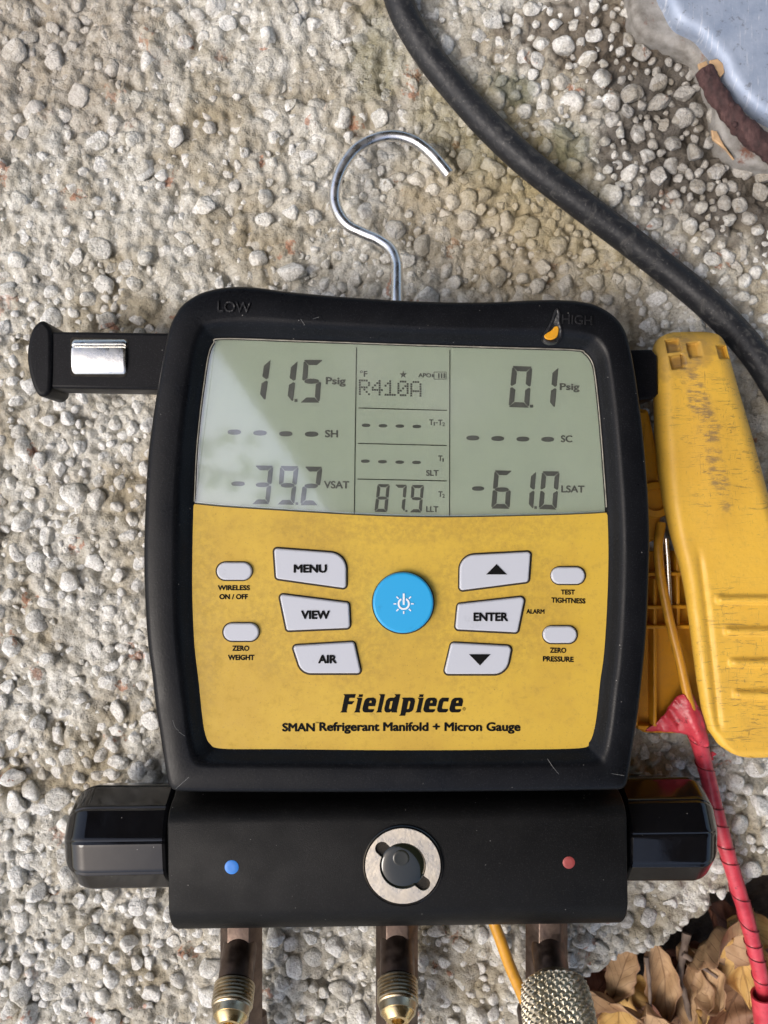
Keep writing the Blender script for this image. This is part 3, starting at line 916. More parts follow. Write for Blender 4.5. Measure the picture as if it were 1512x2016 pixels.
digit('2', cell((600, 918.6), (635, 919), (625.4, 995), (590.7, 994.5)), 9.6)
digit('6', cell((973.5, 926), (1008.2, 926.6), (1003.4, 1001.8), (966.8, 1001.2)), 9.3)
digit('1', cell((1020, 928), (1055.5, 928.5), (1049.8, 1001.8), (1014, 1001.5)), 9.6)
digit('0', cell((1067, 927.6), (1102, 928.2), (1095.6, 1003.4), (1060.5, 1002.4)), 9.2)
digit('8', cell((743.4, 953), (767.6, 953.3), (762.3, 1008.3), (736.9, 1007.9)), 6.3)
digit('7', cell((777.6, 954), (801.3, 954.3), (796.2, 1007.6), (771.5, 1007.2)), 6.3)
digit('9', cell((810.3, 954.7), (835, 955), (829.9, 1009), (806.5, 1008.6)), 6.3)
def rect(x0, y0, x1, y1): return [(x0, y0), (x1, y0), (x1, y1), (x0, y1)]
for r in ((579.8, 785.4, 585.8, 791.3), (1043.4, 796.8, 1049.8, 802.6), (581.8, 988.8, 587.2, 994), (1051.8, 996.6, 1057, 1002), (798, 1004, 802.2, 1008)):
    poly_px('decimal_point', [rect(*r)], ZS, M['segment'], lcd)
for cx_, cy_, w_, h_ in ((461.3, 850.7, 26.9, 10.4), (511.9, 852.4, 26.9, 10.4), (562.6, 854, 26.9, 10.4), (613.5, 854.8, 26.9, 10.4),
                         (930.8, 862.2, 25.8, 9.7), (980, 863.4, 25.8, 9.7), (1029.4, 864.4, 25.8, 9.7), (1078.2, 865, 25.8, 9.7),
                         (468.7, 952.4, 27, 9.6), (941.3, 961.8, 24.6, 9),
                         (719.2, 908, 17.6, 6.7), (752.9, 909, 17.6, 6.7), (786.8, 909.9, 17.6, 6.7), (820, 910.4, 17.6, 6.7),
                         (720.6, 837.4, 17.2, 6.8), (753.9, 838.3, 17.2, 6.8), (787.2, 838.9, 17.2, 6.8), (820.6, 839.7, 17.2, 6.8)):
    poly_px('dash', [lens(cx_, cy_, w_, h_)], ZS, M['segment'], lcd)
def lt(s, b, bold=.034, sl=.008): return lettering(s, b, ZS, M['segment'], lcd, bold, sl)
lt('Psig', (641.3, 742.4, 680.7, 761.3)); lt('Psig', (1101.8, 754.5, 1141, 772.3)); lt('SH', (639.6, 846.5, 665.6, 861.3)); lt('SC', (1104, 857, 1126.8, 871))
lt('VSAT', (637.6, 946.8, 687.8, 961.9)); lt('LSAT', (1104.8, 955.7, 1151, 970)); lt('SLT', (838.9, 925.3, 863.6, 937)); lt('LLT', (838.9, 996.6, 863.2, 1008.2))
lt('T', (862.9, 967.2, 871.2, 978.3)); lt('2', (870.8, 972.4, 875.7, 980)); lt('T', (862.6, 896.6, 871.3, 908)); lt('1', (871, 902, 873.8, 909))
lt('T', (844.9, 825.6, 853.4, 836.8)); lt('1', (853.8, 830.7, 856.2, 838)); lt('T', (862.4, 826.2, 871.2, 837.5)); lt('2', (870.8, 831.4, 876, 839))
poly_px('lettering', [rect(857.6, 831.6, 861.8, 833.2)], ZS, M['segment'], lcd)
lt('F', (716, 730.3, 723.3, 741.7)); lt('APO', (823.3, 734.7, 849, 743))
circ = lambda x, y, r, n=20: [(x + r * math.cos(2 * math.pi * k / n), y + r * math.sin(2 * math.pi * k / n)) for k in range(n)]
poly_px('degree_sign', [circ(711.3, 732, 2.6), circ(711.3, 732, 1.4)], ZS, M['segment'], lcd)
star = [(793.8 + (8 if k % 2 == 0 else 3.1) * math.sin(math.pi * k / 5), 737.6 - (8 if k % 2 == 0 else 3.1) * math.cos(math.pi * k / 5)) for k in range(10)]
poly_px('star_icon', [star], ZS, M['segment'], lcd)
poly_px('battery_icon', [rect(853.9, 731.8, 878.8, 747), rect(855.1, 733, 877.6, 745.8), rect(862.4, 735, 865.4, 744.4), rect(867.9, 735, 870.9, 744.4), rect(873.2, 735, 876.2, 744.4), rect(850.6, 736.4, 853.4, 742.6)], ZS, M['segment'], lcd)
GL = {'R': ['11110', '10001', '10001', '11110', '10100', '10010', '10001'], '4': ['00010', '00110', '01010', '10010', '11111', '00010', '00010'], '1': ['00100', '01100', '10100', '00100', '00100', '00100', '11111'],
      '0': ['01110', '10001', '10011', '10101', '11001', '10001', '01110'], 'A': ['01110', '10001', '10001', '10001', '11111', '10001', '10001']}
for ch, gx, gy in (('R', 708.3, 748.9), ('4', 733.8, 749.6), ('1', 759, 750.3), ('0', 784.4, 751.1), ('A', 809.7, 752)):
    L = [rect(gx + c * 4.5 - 1.85, gy + r * 4.47 - 1.85 + c * .1, gx + c * 4.5 + 1.85, gy + r * 4.47 + 1.85 + c * .1) for r in range(7) for c in range(5) if GL[ch][r][c] == '1']
    poly_px('dot_character', L, ZS, M['segment'], lcd)
def lcd_line(a, b, wd=.85):
    a = Vector((*a, 0)); b = Vector((*b, 0)); t = (b - a).normalized(); nn = Vector((-t.y, t.x, 0)) * wd
    poly_px('divider_line', [[tuple((a + nn)[:2]), tuple((b + nn)[:2]), tuple((b - nn)[:2]), tuple((a - nn)[:2])]], ZS + .00004, M['lcd_line'], lcd)
lcd_line((701.8, 684), (697.4, 1012)); lcd_line((885.6, 689), (885, 1016)); lcd_line((706, 803.2), (880, 808)); lcd_line((704.6, 873), (879.6, 877.2)); lcd_line((704, 943.2), (879.6, 946.8))

# ---- keys
ZK = ZF + .0016
def key(pts, rad, mat, label, name='push_button', ztop=ZK, groove=3.4, bev=.0006):
    lp = round_poly(pts, rad) if rad is not None else pts
    k = prism(name, [XY(x, y, ztop - .0003) for x, y in lp], ZF - .001, ztop, bev, mat, gauge, steps=4)
    k['label'] = label
    if groove:
        gl = inset(ccw([XY(x, y, ZF) for x, y in lp]), -PX(groove, ZF))
        prism('key_gap_shade', gl, ZF - .0005, ZF + .0001, .00003, M['groove'], k, steps=1)  # flat dark border plate that stands for the shaded gap
    return k
kt = ZK + .00022
k = key([(539.5, 1079.3), (681.5, 1090), (681.5, 1158.3), (543.5, 1139)], [6, 33, 6, 6], M['key'], 'pale grey MENU key'); lettering('MENU', (578, 1111.3, 643.7, 1127.9), kt, M['ink'], k, .05)
k = key([(550, 1169.8), (686.8, 1187), (689, 1236.3), (564.8, 1241.5)], [6, 6, 7, 5], M['key'], 'pale grey VIEW key'); lettering('VIEW', (592.4, 1202.1, 649.5, 1219), kt, M['ink'], k, .05)
k = key([(576, 1271.3), (697, 1264), (710.8, 1325.6), (594, 1325.6)], [6, 6, 6, 26], M['key'], 'pale grey AIR key'); lettering('AIR', (626.1, 1289.4, 663, 1306.2), kt, M['ink'], k, .05)
k = key([(905.5, 1093.6), (1044.6, 1086.3), (1040.5, 1145.2), (904.8, 1162.6)], [30, 6, 7, 6], M['key'], 'pale grey up arrow key'); poly_px('arrow_mark', [[(977.4, 1110.8), (998.2, 1131), (957, 1131)]], kt, M['ink'], k)
k = key([(901.4, 1189.4), (1033.4, 1174.8), (1018.8, 1245.2), (896.6, 1239)], [6, 7, 6, 6], M['key'], 'pale grey ENTER key'); lettering('ENTER', (932, 1206, 1000.3, 1223), kt, M['ink'], k, .05)
k = key([(888.8, 1265.6), (1007.6, 1272.2), (996.5, 1327), (874.2, 1327)], [7, 8, 30, 7], M['key'], 'pale grey down arrow key'); poly_px('arrow_mark', [[(923.4, 1288.2), (965.8, 1288.2), (945, 1310.2)]], kt, M['ink'], k)
for x0, y0, x1, y1, lb in ((426.7, 1107.3, 495.7, 1141.7, 'small pill key for wireless'), (439.7, 1227, 509.4, 1261.8, 'small pill key for zero weight'), (1085.4, 1116.7, 1151.4, 1149.7, 'small pill key for test tightness'), (1069.4, 1233, 1135.6, 1266, 'small pill key for zero pressure')):
    r_ = (y1 - y0) / 2; yc_ = (y0 + y1) / 2
    st_ = [(x0 + r_ - r_ * math.sin(a_), yc_ - r_ * math.cos(a_)) for a_ in (math.pi * q_ / 16 for q_ in range(17))] + [(x1 - r_ + r_ * math.sin(a_), yc_ + r_ * math.cos(a_)) for a_ in (math.pi * q_ / 16 for q_ in range(17))]
    key(st_, None, M['key'], lb, groove=2.4, bev=.0006)
pk = key(circ(793.7, 1186.8, 59.8, 72), None, M['power'], 'round sky blue power key', ztop=ZF + .0032, groove=2.0, bev=.0008)
zt = ZF + .0032 + .00025
ringl = []
n = 40
for k_ in range(n + 1):
    a = math.radians(-90 + 24) + (2 * math.pi - math.radians(48)) * k_ / n
    ringl.append((794.8 + 12 * math.cos(a), 1188.8 + 12 * math.sin(a)))
for k_ in range(n, -1, -1):
    a = math.radians(-90 + 30) + (2 * math.pi - math.radians(60)) * k_ / n
    ringl.append((794.8 + 8.4 * math.cos(a), 1188.8 + 8.4 * math.sin(a)))
L = [ringl, rect(792.9, 1168.4, 796.8, 1190.9)]
for a in (0, 45, 90, 135, 180, 225, 315):
    t = math.radians(a); c_, s_ = math.cos(t), math.sin(t)
    L.append([(794.8 + r * c_ - q_ * s_, 1188.8 + r * s_ + q_ * c_) for r, q_ in ((14.4, -1.2), (20, -1.2), (20, 1.2), (14.4, 1.2))])
poly_px('power_icon', L, zt, M['white_ink'], pk)

# ---- print on the faceplate
ZP = ZF + .00012
def pt(s, b, bold=.045, sl=0.0): return lettering(s, b, ZP, M['ink'], plate, bold, sl)
pt('WIRELESS', (428.7, 1152, 492.1, 1162.3)); pt('ON / OFF', (431.6, 1169.6, 488.2, 1180)); pt('ZERO', (457.1, 1271, 490.9, 1281.6)); pt('WEIGHT', (448.7, 1289, 501, 1299.8))
pt('TEST', (1104, 1160.7, 1132, 1170.8), .045, .01); pt('TIGHTNESS', (1085.3, 1177, 1152.8, 1187.6), .045, .03); pt('ALARM', (1036, 1199.2, 1072, 1208.4), .045, .01)
pt('ZERO', (1082.6, 1275, 1114.8, 1285.5), .045, .01); pt('PRESSURE', (1068.7, 1292.3, 1129.4, 1303), .045, .02)
pt('SMAN', (555.5, 1423.4, 620, 1440.4), .045); pt('TM', (621, 1421.5, 627.2, 1424.3), .01)
pt('Refrigerant Manifold + Micron Gauge', (628.4, 1421.8, 1024.9, 1444.8), .042)
def lg(pts, dx=0): return [(640 + (x + dx) / 5.04, 1340 + y / 5.04) for x, y in pts]
def sm(pts, dx=0): return [(p.x, p.y) for p in catmull([(x, y, 0) for x, y in lg(pts, dx)], 4, True)]
e_o = [(388, 205), (400, 184), (422, 171), (478, 168), (500, 179), (507, 205), (496, 254), (430, 254), (426, 274), (434, 284), (488, 284), (482, 305), (466, 316), (394, 316), (375, 304), (369, 280)]
e_h = [(440, 204), (454, 198), (462, 204), (459, 222), (436, 222)]
i_s = [(310, 170), (370, 170), (342, 298), (347, 316), (286, 316), (300, 298), (324, 186)]
i_d = [(331, 137), (377, 137), (371, 163), (325, 163), (336, 150)]
logo = [lg([(183, 134), (305, 134), (294, 172), (240, 172), (233, 204), (290, 204), (268, 236), (227, 236), (214, 298), (219, 316), (150, 316), (164, 298), (194, 152)]),
        lg(i_s), lg(i_d), lg(e_o), lg(e_h), lg([(535, 135), (595, 135), (558, 298), (563, 316), (505, 316), (518, 298), (550, 152)]),
        lg([(688, 135), (748, 135), (711, 300), (716, 316), (660, 316), (657, 304), (640, 316), (606, 316), (590, 302), (587, 276), (606, 200), (622, 178), (650, 168), (684, 170), (702, 152)]), lg([(648, 205), (672, 203), (655, 280), (640, 284), (632, 274)]),
        lg([(760, 170), (868, 168), (888, 180), (893, 206), (876, 284), (860, 306), (836, 316), (803, 316), (797, 336), (795, 349), (733, 349), (748, 330), (774, 188)]), lg([(828, 204), (842, 203), (846, 212), (830, 280), (814, 284), (811, 277)]),
        lg(i_s, 608), lg(i_d, 601), lg(e_o, 605), lg(e_h, 605),
        lg([(1142, 184), (1160, 170), (1230, 170), (1222, 208), (1178, 208), (1172, 215), (1160, 272), (1166, 281), (1224, 281), (1215, 305), (1198, 316), (1132, 316), (1114, 303), (1111, 280), (1129, 205)]),
        lg(e_o, 863), lg(e_h, 863)]
poly_px('logo_lettering', logo, ZP, M['ink'], plate)
poly_px('registered_mark', [circ(913.8, 1395.6, 3.2), circ(913.8, 1395.6, 2.5)], ZP, M['ink'], plate)
pt('R', (912.6, 1394, 915.2, 1397.4), .0)

# ---- hanging hook
hp = [(781, 620, .030), (781, 585, .029), (781.5, 540, .026), (780, 515, .024), (769, 490, .022), (745, 472, .020), (715, 459, .018), (687, 445, .017), (668, 422, .016), (659, 393, .015), (662, 360, .015), (677, 324, .015), (703, 292, .015), (738, 273, .015), (775, 267, .015), (812, 276, .015), (843, 297, .015), (867, 323, .015), (884, 344, .015)]
hook = tube('hanging_hook', catmull([P(*p) for p in hp], 10), .0023, M['chrome'], gauge, 20)

# ---- manifold block, knobs
MB_A = .014
piv = P(783, 1690, .0515)
def rot(v, a=MB_A):
    c, s = math.cos(a), math.sin(a); d = v - piv
    return Vector((piv.x + c * d.x - s * d.y, piv.y + s * d.x + c * d.y, v.z))
def Yp(py, z): return P(0, py, z).y
blk = [(Yp(1545, .045), .034), (Yp(1563, .042), .0405), (Yp(1574, .046), .0445), (Yp(1590, .049), .0487), (Yp(1604, .0505), .0506), (Yp(1618, .0515), .0515), (Yp(1786, .0515), .0515), (Yp(1798, .0508), .0508), (Yp(1812, .049), .0488), (Yp(1821, .046), .0455), (Yp(1824, .042), .0415),
       (Yp(1824, .042), .016), (Yp(1820, .042), .012), (Yp(1640, .042), .010), (Yp(1560, .042), .012), (Yp(1545, .045), .020)]
xl, xr = P(331, 0, .0505).x, P(1234.5, 0, .0505).x
block = prism('manifold_block', [(y, z) for y, z in blk], xl, xr, .0011, M['block'], gauge, mapf=lambda y, z, x: rot(Vector((x, y, z))), both=True, steps=3, angle=28)
def knob(xin, xout, ypx, zc, R):
    sgn = 1 if xout > xin else -1
    yc = Yp(ypx, zc + R * .6); L = abs(xout - xin)
    pr = [(0, .92), (.0006, .96), (.0016, .985), (L * .72, 1.0)] + [(L * (.72 + .28 * math.sin(a_)), math.cos(a_) ** .75) for a_ in (math.pi / 2 * k_ / 12 for k_ in range(1, 12))] + [(L, .10)]
    N = 240; rings = []
    for t, f in pr:
        ring = []
        for j in range(N):
            q_ = 2 * math.pi * j / N
            ph = ((q_ - .10) / (2 * math.pi / 10)) % 1.0
            # ten flutes: flat faces with a rounded ridge between them
            a = (ph - .5) * (2 * math.pi / 10)
            rr = R * f * min(1.0, .966 / math.cos(a)) * (1 - .018 * (1 - min(1, abs(ph) / .10)) * (ph < .10))
            ring.append(rot(Vector((xin + sgn * t, yc + rr * math.cos(q_), zc + rr * math.sin(q_)))))
        rings.append(ring)
    return rings_obj('valve_knob', rings, M['knob'], gauge, angle=18)
zk = .0255
knob(P(333, 0, .040).x, P(139, 0, .026).x, 1657, zk, .0198)['label'] = 'left fluted black valve knob'
knob(P(1232, 0, .040).x, P(1399, 0, .026).x, 1657, zk, .0198)['label'] = 'right fluted black valve knob'
def dot(px, py, r, mat, lb):
    c = P(px, py, .0517); o = lathe('paint_dot', c - Vector((0, 0, .0004)), (0, 0, 1), [(0, PX(r, .0517)), (.0003, PX(r, .0517)), (.00045, PX(r * .85, .0517)), (.00045, PX(r * .4, .0517))], mat, gauge, 28); o['label'] = lb
dot(456, 1707.5, 13.8, M['blue_dot'], 'blue dot on the left of the block'); dot(1120, 1698.5, 12, M['red_dot'], 'faded red dot on the right of the block')
# sight glass
sgx, sgy = 793, 1704.5
zs = .0520
def ringhole(ri, notch):
    res = []
    for k_ in range(160):
        a = 2 * math.pi * k_ / 160; r = ri
        for na, nd, nr in notch:
            d_ = (a - na + math.pi) % (2 * math.pi) - math.pi
            if abs(nd * math.sin(d_)) < nr and abs(d_) < 1.2: r = max(r, nd * math.cos(d_) + math.sqrt(nr * nr - (nd * math.sin(d_)) ** 2))
        res.append((sgx + r * math.cos(a), sgy + r * math.sin(a)))
    return res
notch = [(math.radians(-140), 53, 14), (math.radians(41), 53, 14)]
sg = poly2d('sight_glass_ring', [[XY(x, y, zs + .0008) for x, y in circ(sgx, sgy, 74, 96)], [XY(x, y, zs + .0008) for x, y in ringhole(45.5, notch)]], zs - .0006, M['ring'], gauge, .0017)
c0 = P(sgx, sgy, zs)
lathe('ring_seat', c0 - Vector((0, 0, .0006)), (0, 0, 1), [(0, PX(80, zs)), (.0008, PX(80, zs)), (.0011, PX(78.5, zs)), (.0008, PX(76, zs)), (.0003, PX(74.5, zs)), (.0001, PX(73.5, zs))], M['knob'], sg, 72, cap1=False)
lathe('cavity_floor', c0 - Vector((0, 0, .0003)), (0, 0, 1), [(0, PX(73, zs)), (.00025, PX(72, zs)), (.0003, PX(40, zs)), (.0003, PX(10, zs))], M['hole'], sg, 48)
R_ = PX(44.5, zs)
lathe('sight_glass', c0, (0, 0, 1), [(0, R_), (.0002, R_ * .97), (.0004, R_ * .88), (.00055, R_ * .75), (.00065, R_ * .55), (.0007, R_ * .3), (.00072, R_ * .05)], M['sight'], sg, 64, angle=60)
M['eye'] = simple('sight_glass_eye', (.02, .021, .016), .2)
lathe('sight_eye', P(790, 1690, zs + .00056), (0, 0, 1), [(0, PX(17, zs)), (.00012, PX(16, zs)), (.0002, PX(13, zs)), (.00016, PX(11, zs)), (.00016, PX(4, zs))], M['eye'], sg, 40)

# ---- hose ports
HC = .0225
def port(pxc, py_base, end=False):
    xw = P(pxc, 0, .030).x
    y0 = Yp(1815, .030); y1 = Yp(2120, .03)
    pr = [(xw + .0084 * math.cos(math.radians(a)), HC + .0084 * math.sin(math.radians(a))) for a in (0, 60, 120, 180, 240, 300)]
    body = prism('hose_port', [(x, z) for x, z in round_poly(pr, .0006, 3)], -y0, -y1, .0006, M['brown_brass'], gauge, mapf=lambda x, z, t: Vector((x, -t, z)), both=True, steps=2, angle=25)
    ax = Vector((0, -.58, .815)).normalized()
    b0 = Vector((xw, Yp(py_base, .030) - .0022, .0235))
    neck = lathe('neck', b0, ax, [(0, .0066), (.0165, .0066), (.0168, .0058), (.0182, .0057)], M['brown_brass'], body, 40)
    return body, b0, ax
for pxc, pyb in ((469, 1856), (782, 1849)):
    body, b0, ax = port(pxc, pyb)
    pr = []
    t = .0172
    for k_ in range(6):
        pr += [(t, .0068), (t + .00040, .0077), (t + .00095, .0077), (t + .0013, .0068)]; t += .00138
    pr += [(t, .0072), (t + .0004, .0074), (t + .0008, .0070), (t + .0036, .0066)]
    thr = lathe('thread', b0, ax, pr, M['brass'], body, 48, angle=25)
    lathe('flare_tip', b0 + ax * (t + .0036), ax, [(0, .0061), (.0007, .0058), (.0030, .0040), (.0029, .0024), (-.0010, .0022)], M['brass_bright'], body, 48, angle=30)
body, b0, ax = port(1083, 1856)
# a back stud next to the left port
lathe('port_stud', Vector((P(503, 0, .014).x, Yp(2003, .014), .010)), (0, -1, 0), [(0, .0030), (.0006, .0040), (.004, .0042), (.02, .0042)], M['brown_brass'], gauge, 32)

# knurled coupling screwed on the right-hand port
coup = empty('hose_coupling', b0 + ax * .02)
tag(coup, 'nickel plated knurled hose coupling screwed on the rightmost port', 'hose coupling')
lathe('collar', b0, ax, [(.0135, .0064), (.0145, .0072), (.0152, .0078), (.0158, .0096), (.0172, .0116), (.0180, .0119)], M['knurl'], coup, 64)
n_u, n_v = 208, 67
TH = np.linspace(0, 2 * np.pi, n_u, endpoint=False); TT = np.linspace(0, 1, n_v)
A = np.array(ax); a1 = np.cross(A, [1, 0, 0]); a1 /= np.linalg.norm(a1); a2 = np.cross(A, a1)
tt, th = np.meshgrid(TT, TH, indexing='ij')
Lk = .022
rad = .0119 + .0011 * np.sin(np.pi * np.clip(tt * 1.0, 0, 1)) ** .8
na = 26; u_ = th / (2 * np.pi) * na; v_ = tt * Lk / (2 * np.pi * .0122) * na
tri = lambda q: np.abs((q % 1.0) - .5) * 2
kn = np.minimum(tri((u_ + v_) / 1.0), tri((u_ - v_) / 1.0))
rad = rad + .0010 * np.clip(kn * 1.35, 0, 1) - .0004
Pk = np.array(b0)[None, None] + A * (.0180 + tt * Lk)[..., None] + (a1 * np.cos(th)[..., None] + a2 * np.sin(th)[..., None]) * rad[..., None]
grid_mesh('knurled_sleeve', Pk[..., 0], Pk[..., 1], Pk[..., 2], M['knurl'], coup, False, True)
lathe('end_collar', b0, ax, [(.0395, .0112), (.0405, .0118), (.043, .0110), (.046, .0085), (.060, .0080)], M['knurl'], coup, 48)

# ---- side posts that hold the clamps
def side_post(sgn):
    z0, z1 = .018, .0335
    if sgn < 0:
        lp = [XY(x, y, z1) for x, y in ((86, 652), (335, 655), (335, 768), (86, 764))]
        o = prism('clamp_post', lp, z0, z1, .0012, M['arm'], gauge, both=True)
        fl = [(p.x, p.y) for p in catmull([(x, y, 0) for x, y in ((84, 632), (95, 638), (104, 655), (105, 705), (103, 762), (97, 776), (87, 781), (75, 777), (64, 755), (56, 720), (55, 690), (62, 655), (73, 638))], 6, True)]
        prism('end_flange', [XY(x, y, z1) for x, y in fl], z0 - .004, z1 + .0012, .0016, M['arm'], o, both=True)
        # window with the steel rod in it
        prism('rod_window', [XY(x, y, z1) for x, y in round_poly([(139, 664), (253, 667), (248, 743), (139, 741)], 6)], z1 - .001, z1 + .0002, .0001, M['hole'], o, steps=1)
        zz = z1 - .0012; yc = (P(0, 667, z1).y + P(0, 738, z1).y) / 2; R = (P(0, 667, z1).y - P(0, 738, z1).y) / 2
        x0, x1 = P(143, 0, z1).x, P(249, 0, z1).x
        rings = []
        for t, f in ((0, .90), (.0006, .985), (.0010, 1), (x1 - x0 - .0010, 1), (x1 - x0 - .0006, .985), (x1 - x0, .9)):
            ring = []
            for j in range(33):
                q_ = math.pi * j / 32
                yy = math.cos(q_) * R * f; h = .0008 + .0022 * math.sin(q_) * f
                h += -.0006 if abs(q_ - .95) < .08 else 0
                ring.append(Vector((x0 + t, yc + yy - .01 * 0, zz + h)))
            rings.append(ring)
        rings_obj('steel_rod', rings, M['rod'], o, closed=False)
    else:
        lp = [XY(x, y, z1) for x, y in ((1225, 689), (1283, 687), (1295, 700), (1297, 775), (1285, 787), (1230, 790))]
        o = prism('clamp_post', lp, z0, z1, .0012, M['arm'], gauge, both=True)
    return o
side_post(-1); side_post(1)

# ================================================================== PIPE CLAMP
clamp = empty('pipe_clamp', P(1420, 1100, 0))
tag(clamp, 'scuffed yellow plastic pipe clamp probe standing against the right side of the gauge', 'pipe clamp')
yl_ = [645, 648, 653, 660, 675, 690, 760, 850, 920, 990, 1060, 1110, 1160, 1230, 1340, 1400, 1440, 1470, 1488, 1495, 1498]
xl_ = [1335, 1318, 1303, 1292, 1285, 1283, 1285, 1288, 1294, 1304, 1320, 1335, 1346, 1356, 1370, 1380, 1392, 1412, 1438, 1462, 1490]
xr_ = [1385, 1412, 1428, 1438, 1446, 1450, 1470, 1497, 1516, 1533, 1550, 1562, 1572, 1583, 1595, 1597, 1592, 1576, 1546, 1520, 1500]
NR, NC = 380, 110
vy = np.concatenate([np.linspace(645, 700, 40), np.linspace(702, 1440, 280), np.linspace(1442, 1498, 60)])
uu = np.concatenate([[0, 0], .5 - .5 * np.cos(np.linspace(0, np.pi, NC)), [1, 1]])
def ci(v, xs, ys): return np.interp(v, xs, ys)
def smooth_edge(ys, xs):
    f = np.interp(vy, ys, xs); kk = np.ones(9) / 9
    fp = np.concatenate([np.full(4, f[0]), f, np.full(4, f[-1])]); return np.convolve(fp, kk, 'valid')
XLp = smooth_edge(yl_, xl_); XRp = smooth_edge(yl_, xr_)
ZT = np.interp(vy, [645, 700, 850, 1060, 1200, 1498], [.030, .0345, .0375, .040, .042, .043])
Zb = .40 * 0 + np.interp(vy, [645, 1100, 1498], [.016, .020, .028])
PXg = XLp[:, None] + (XRp - XLp)[:, None] * uu[None]
PYg = np.repeat(vy[:, None], len(uu), 1)
wp = (XRp - XLp)[:, None]
dl = np.minimum(uu[None] * wp, (1 - uu)[None] * wp)            # px from the nearer side edge
dt = np.minimum(PYg - 645, 1498 - PYg)
d_e = np.minimum(dl, np.where(PYg < 900, dt * 1.1, dt * 1.2))
wr = np.interp(PYg, [645, 900, 1060, 1200, 1498], [46, 44, 34, 26, 26])
ee = np.clip(d_e / wr, 0, 1)
dep = np.interp(PYg, [645, 900, 1060, 1200, 1498], [.010, .011, .009, .006, .005])
Zg = ZT[:, None] - dep * (1 - np.sqrt(1 - (1 - ee) ** 2 + 1e-9))
# gentle long crest on the upper part, grip panel on the lower part
crest = np.exp(-((PXg - np.interp(PYg, [645, 900, 1100, 1500], [1375, 1410, 1420, 1470])) / 40) ** 2)
Zg += .0010 * crest * (1 - sstep(900, 1150, PYg))
gl_x = np.interp(PYg, [1050, 1100, 1200, 1340, 1420, 1498], [1385, 1392, 1405, 1420, 1428, 1440])
Zg -= .0010 * np.exp(-((PXg - gl_x + 14) / 7) ** 2) * sstep(1060, 1130, PYg) * (1 - sstep(1420, 1450, PYg))
for ry, xs in ((1180, 1412), (1242, 1428), (1304, 1438), (1366, 1446)):
    Zg += .0019 * np.exp(-((PYg - ry) / 7.5) ** 4) * sstep(xs - 6, xs + 8, PXg) * (1 - sstep(1545, 1560, PXg))
def pocket(x0, y0, x1, y1, sk, d):
    global Zg
    xx = PXg - sk * (PYg - (y0 + y1) / 2)
    m = sstep(x0 - 1.2, x0 + 1.2, xx) * (1 - sstep(x1 - 1.2, x1 + 1.2, xx)) * sstep(y0 - 1.2, y0 + 1.2, PYg + .12 * (PXg - x0)) * (1 - sstep(y1 - 1.2, y1 + 1.2, PYg + .12 * (PXg - x0)))
    Zg = Zg - m * d
pocket(1312, 668, 1338, 694, .2, .0028); pocket(1320, 700, 1347, 727, .2, .0028); pocket(1354, 676, 1379, 705, .2, .0030); pocket(1413, 680, 1440, 706, .25, .0030)
Zg[:, 1] = Zg[:, 2] - .001; Zg[:, -2] = Zg[:, -3] - .001
Zg[:, 0] = Zb; Zg[:, -1] = Zb
s_ = K * (D - np.maximum(Zg, Zg * 0 + .0))
s_ref = K * (D - ZT)[:, None]
sxy = np.where(np.arange(len(uu))[None] % 1 == 0, s_ref, s_ref)
sxl = np.where(uu[None] < .35, K * (D - Zg), s_ref)
upper = grid_mesh('upper_handle', (PXg - W2) * sxl, (H2 - PYg) * sxy, Zg, M['clamp'], clamp)
# lower handle: ribbed tray
zl0, zl1 = .004, .0075
tray = prism('lower_handle', [XY(x, y, zl1) for x, y in round_poly([(1256, 1085), (1500, 1085), (1500, 1447), (1253, 1443)], [6, 6, 20, 22])], zl0, zl1, .001, M['clamp_in'], clamp, both=True)
def rib(x0, y0, x1, y1, w_, zb, ztp, par, mat=M['clamp_in']):
    a = Vector((x0, y0)); b = Vector((x1, y1)); t = (b - a).normalized(); nn = Vector((-t.y, t.x)) * w_ / 2
    return prism('rib', [XY(p.x, p.y, ztp) for p in (a + nn, b + nn, b - nn, a - nn)], zb, ztp, .0004, mat, par, steps=2)
for r in ((1258, 1131, 1400, 1129), (1258, 1196, 1400, 1194), (1258, 1235, 1400, 1234)): rib(*r, 7, zl1 - .0005, .0165, tray)
for r in ((1290, 1140, 1290, 1430), (1335, 1085, 1336, 1240)): rib(*r, 7, zl1 - .0005, .0150, tray)
rib(1256, 1432, 1390, 1440, 8, zl1 - .0005, .013, tray); rib(1257, 1090, 1254, 1430, 6, zl1 - .0005, .012, tray)
jaw = prism('lower_jaw', [XY(x, y, .018) for x, y in round_poly([(1250, 802), (1277, 806), (1296, 890), (1302, 1000), (1300, 1060), (1250, 1080)], [4, 8, 20, 20, 10, 4])], .006, .018, .0015, M['clamp_in'], clamp, both=True)
lathe('pivot_boss', P(1284, 984, .016), (0, 0, 1), [(0, .0075), (.004, .0075), (.005, .0070), (.0052, .0045), (.003, .004)], M['clamp_in'], clamp, 40)
tube('spring_rod', [P(1311, 1060, .021), P(1314, 1100, .020), P(1318, 1190, .017)], .0011, M['rod'], clamp, 12)

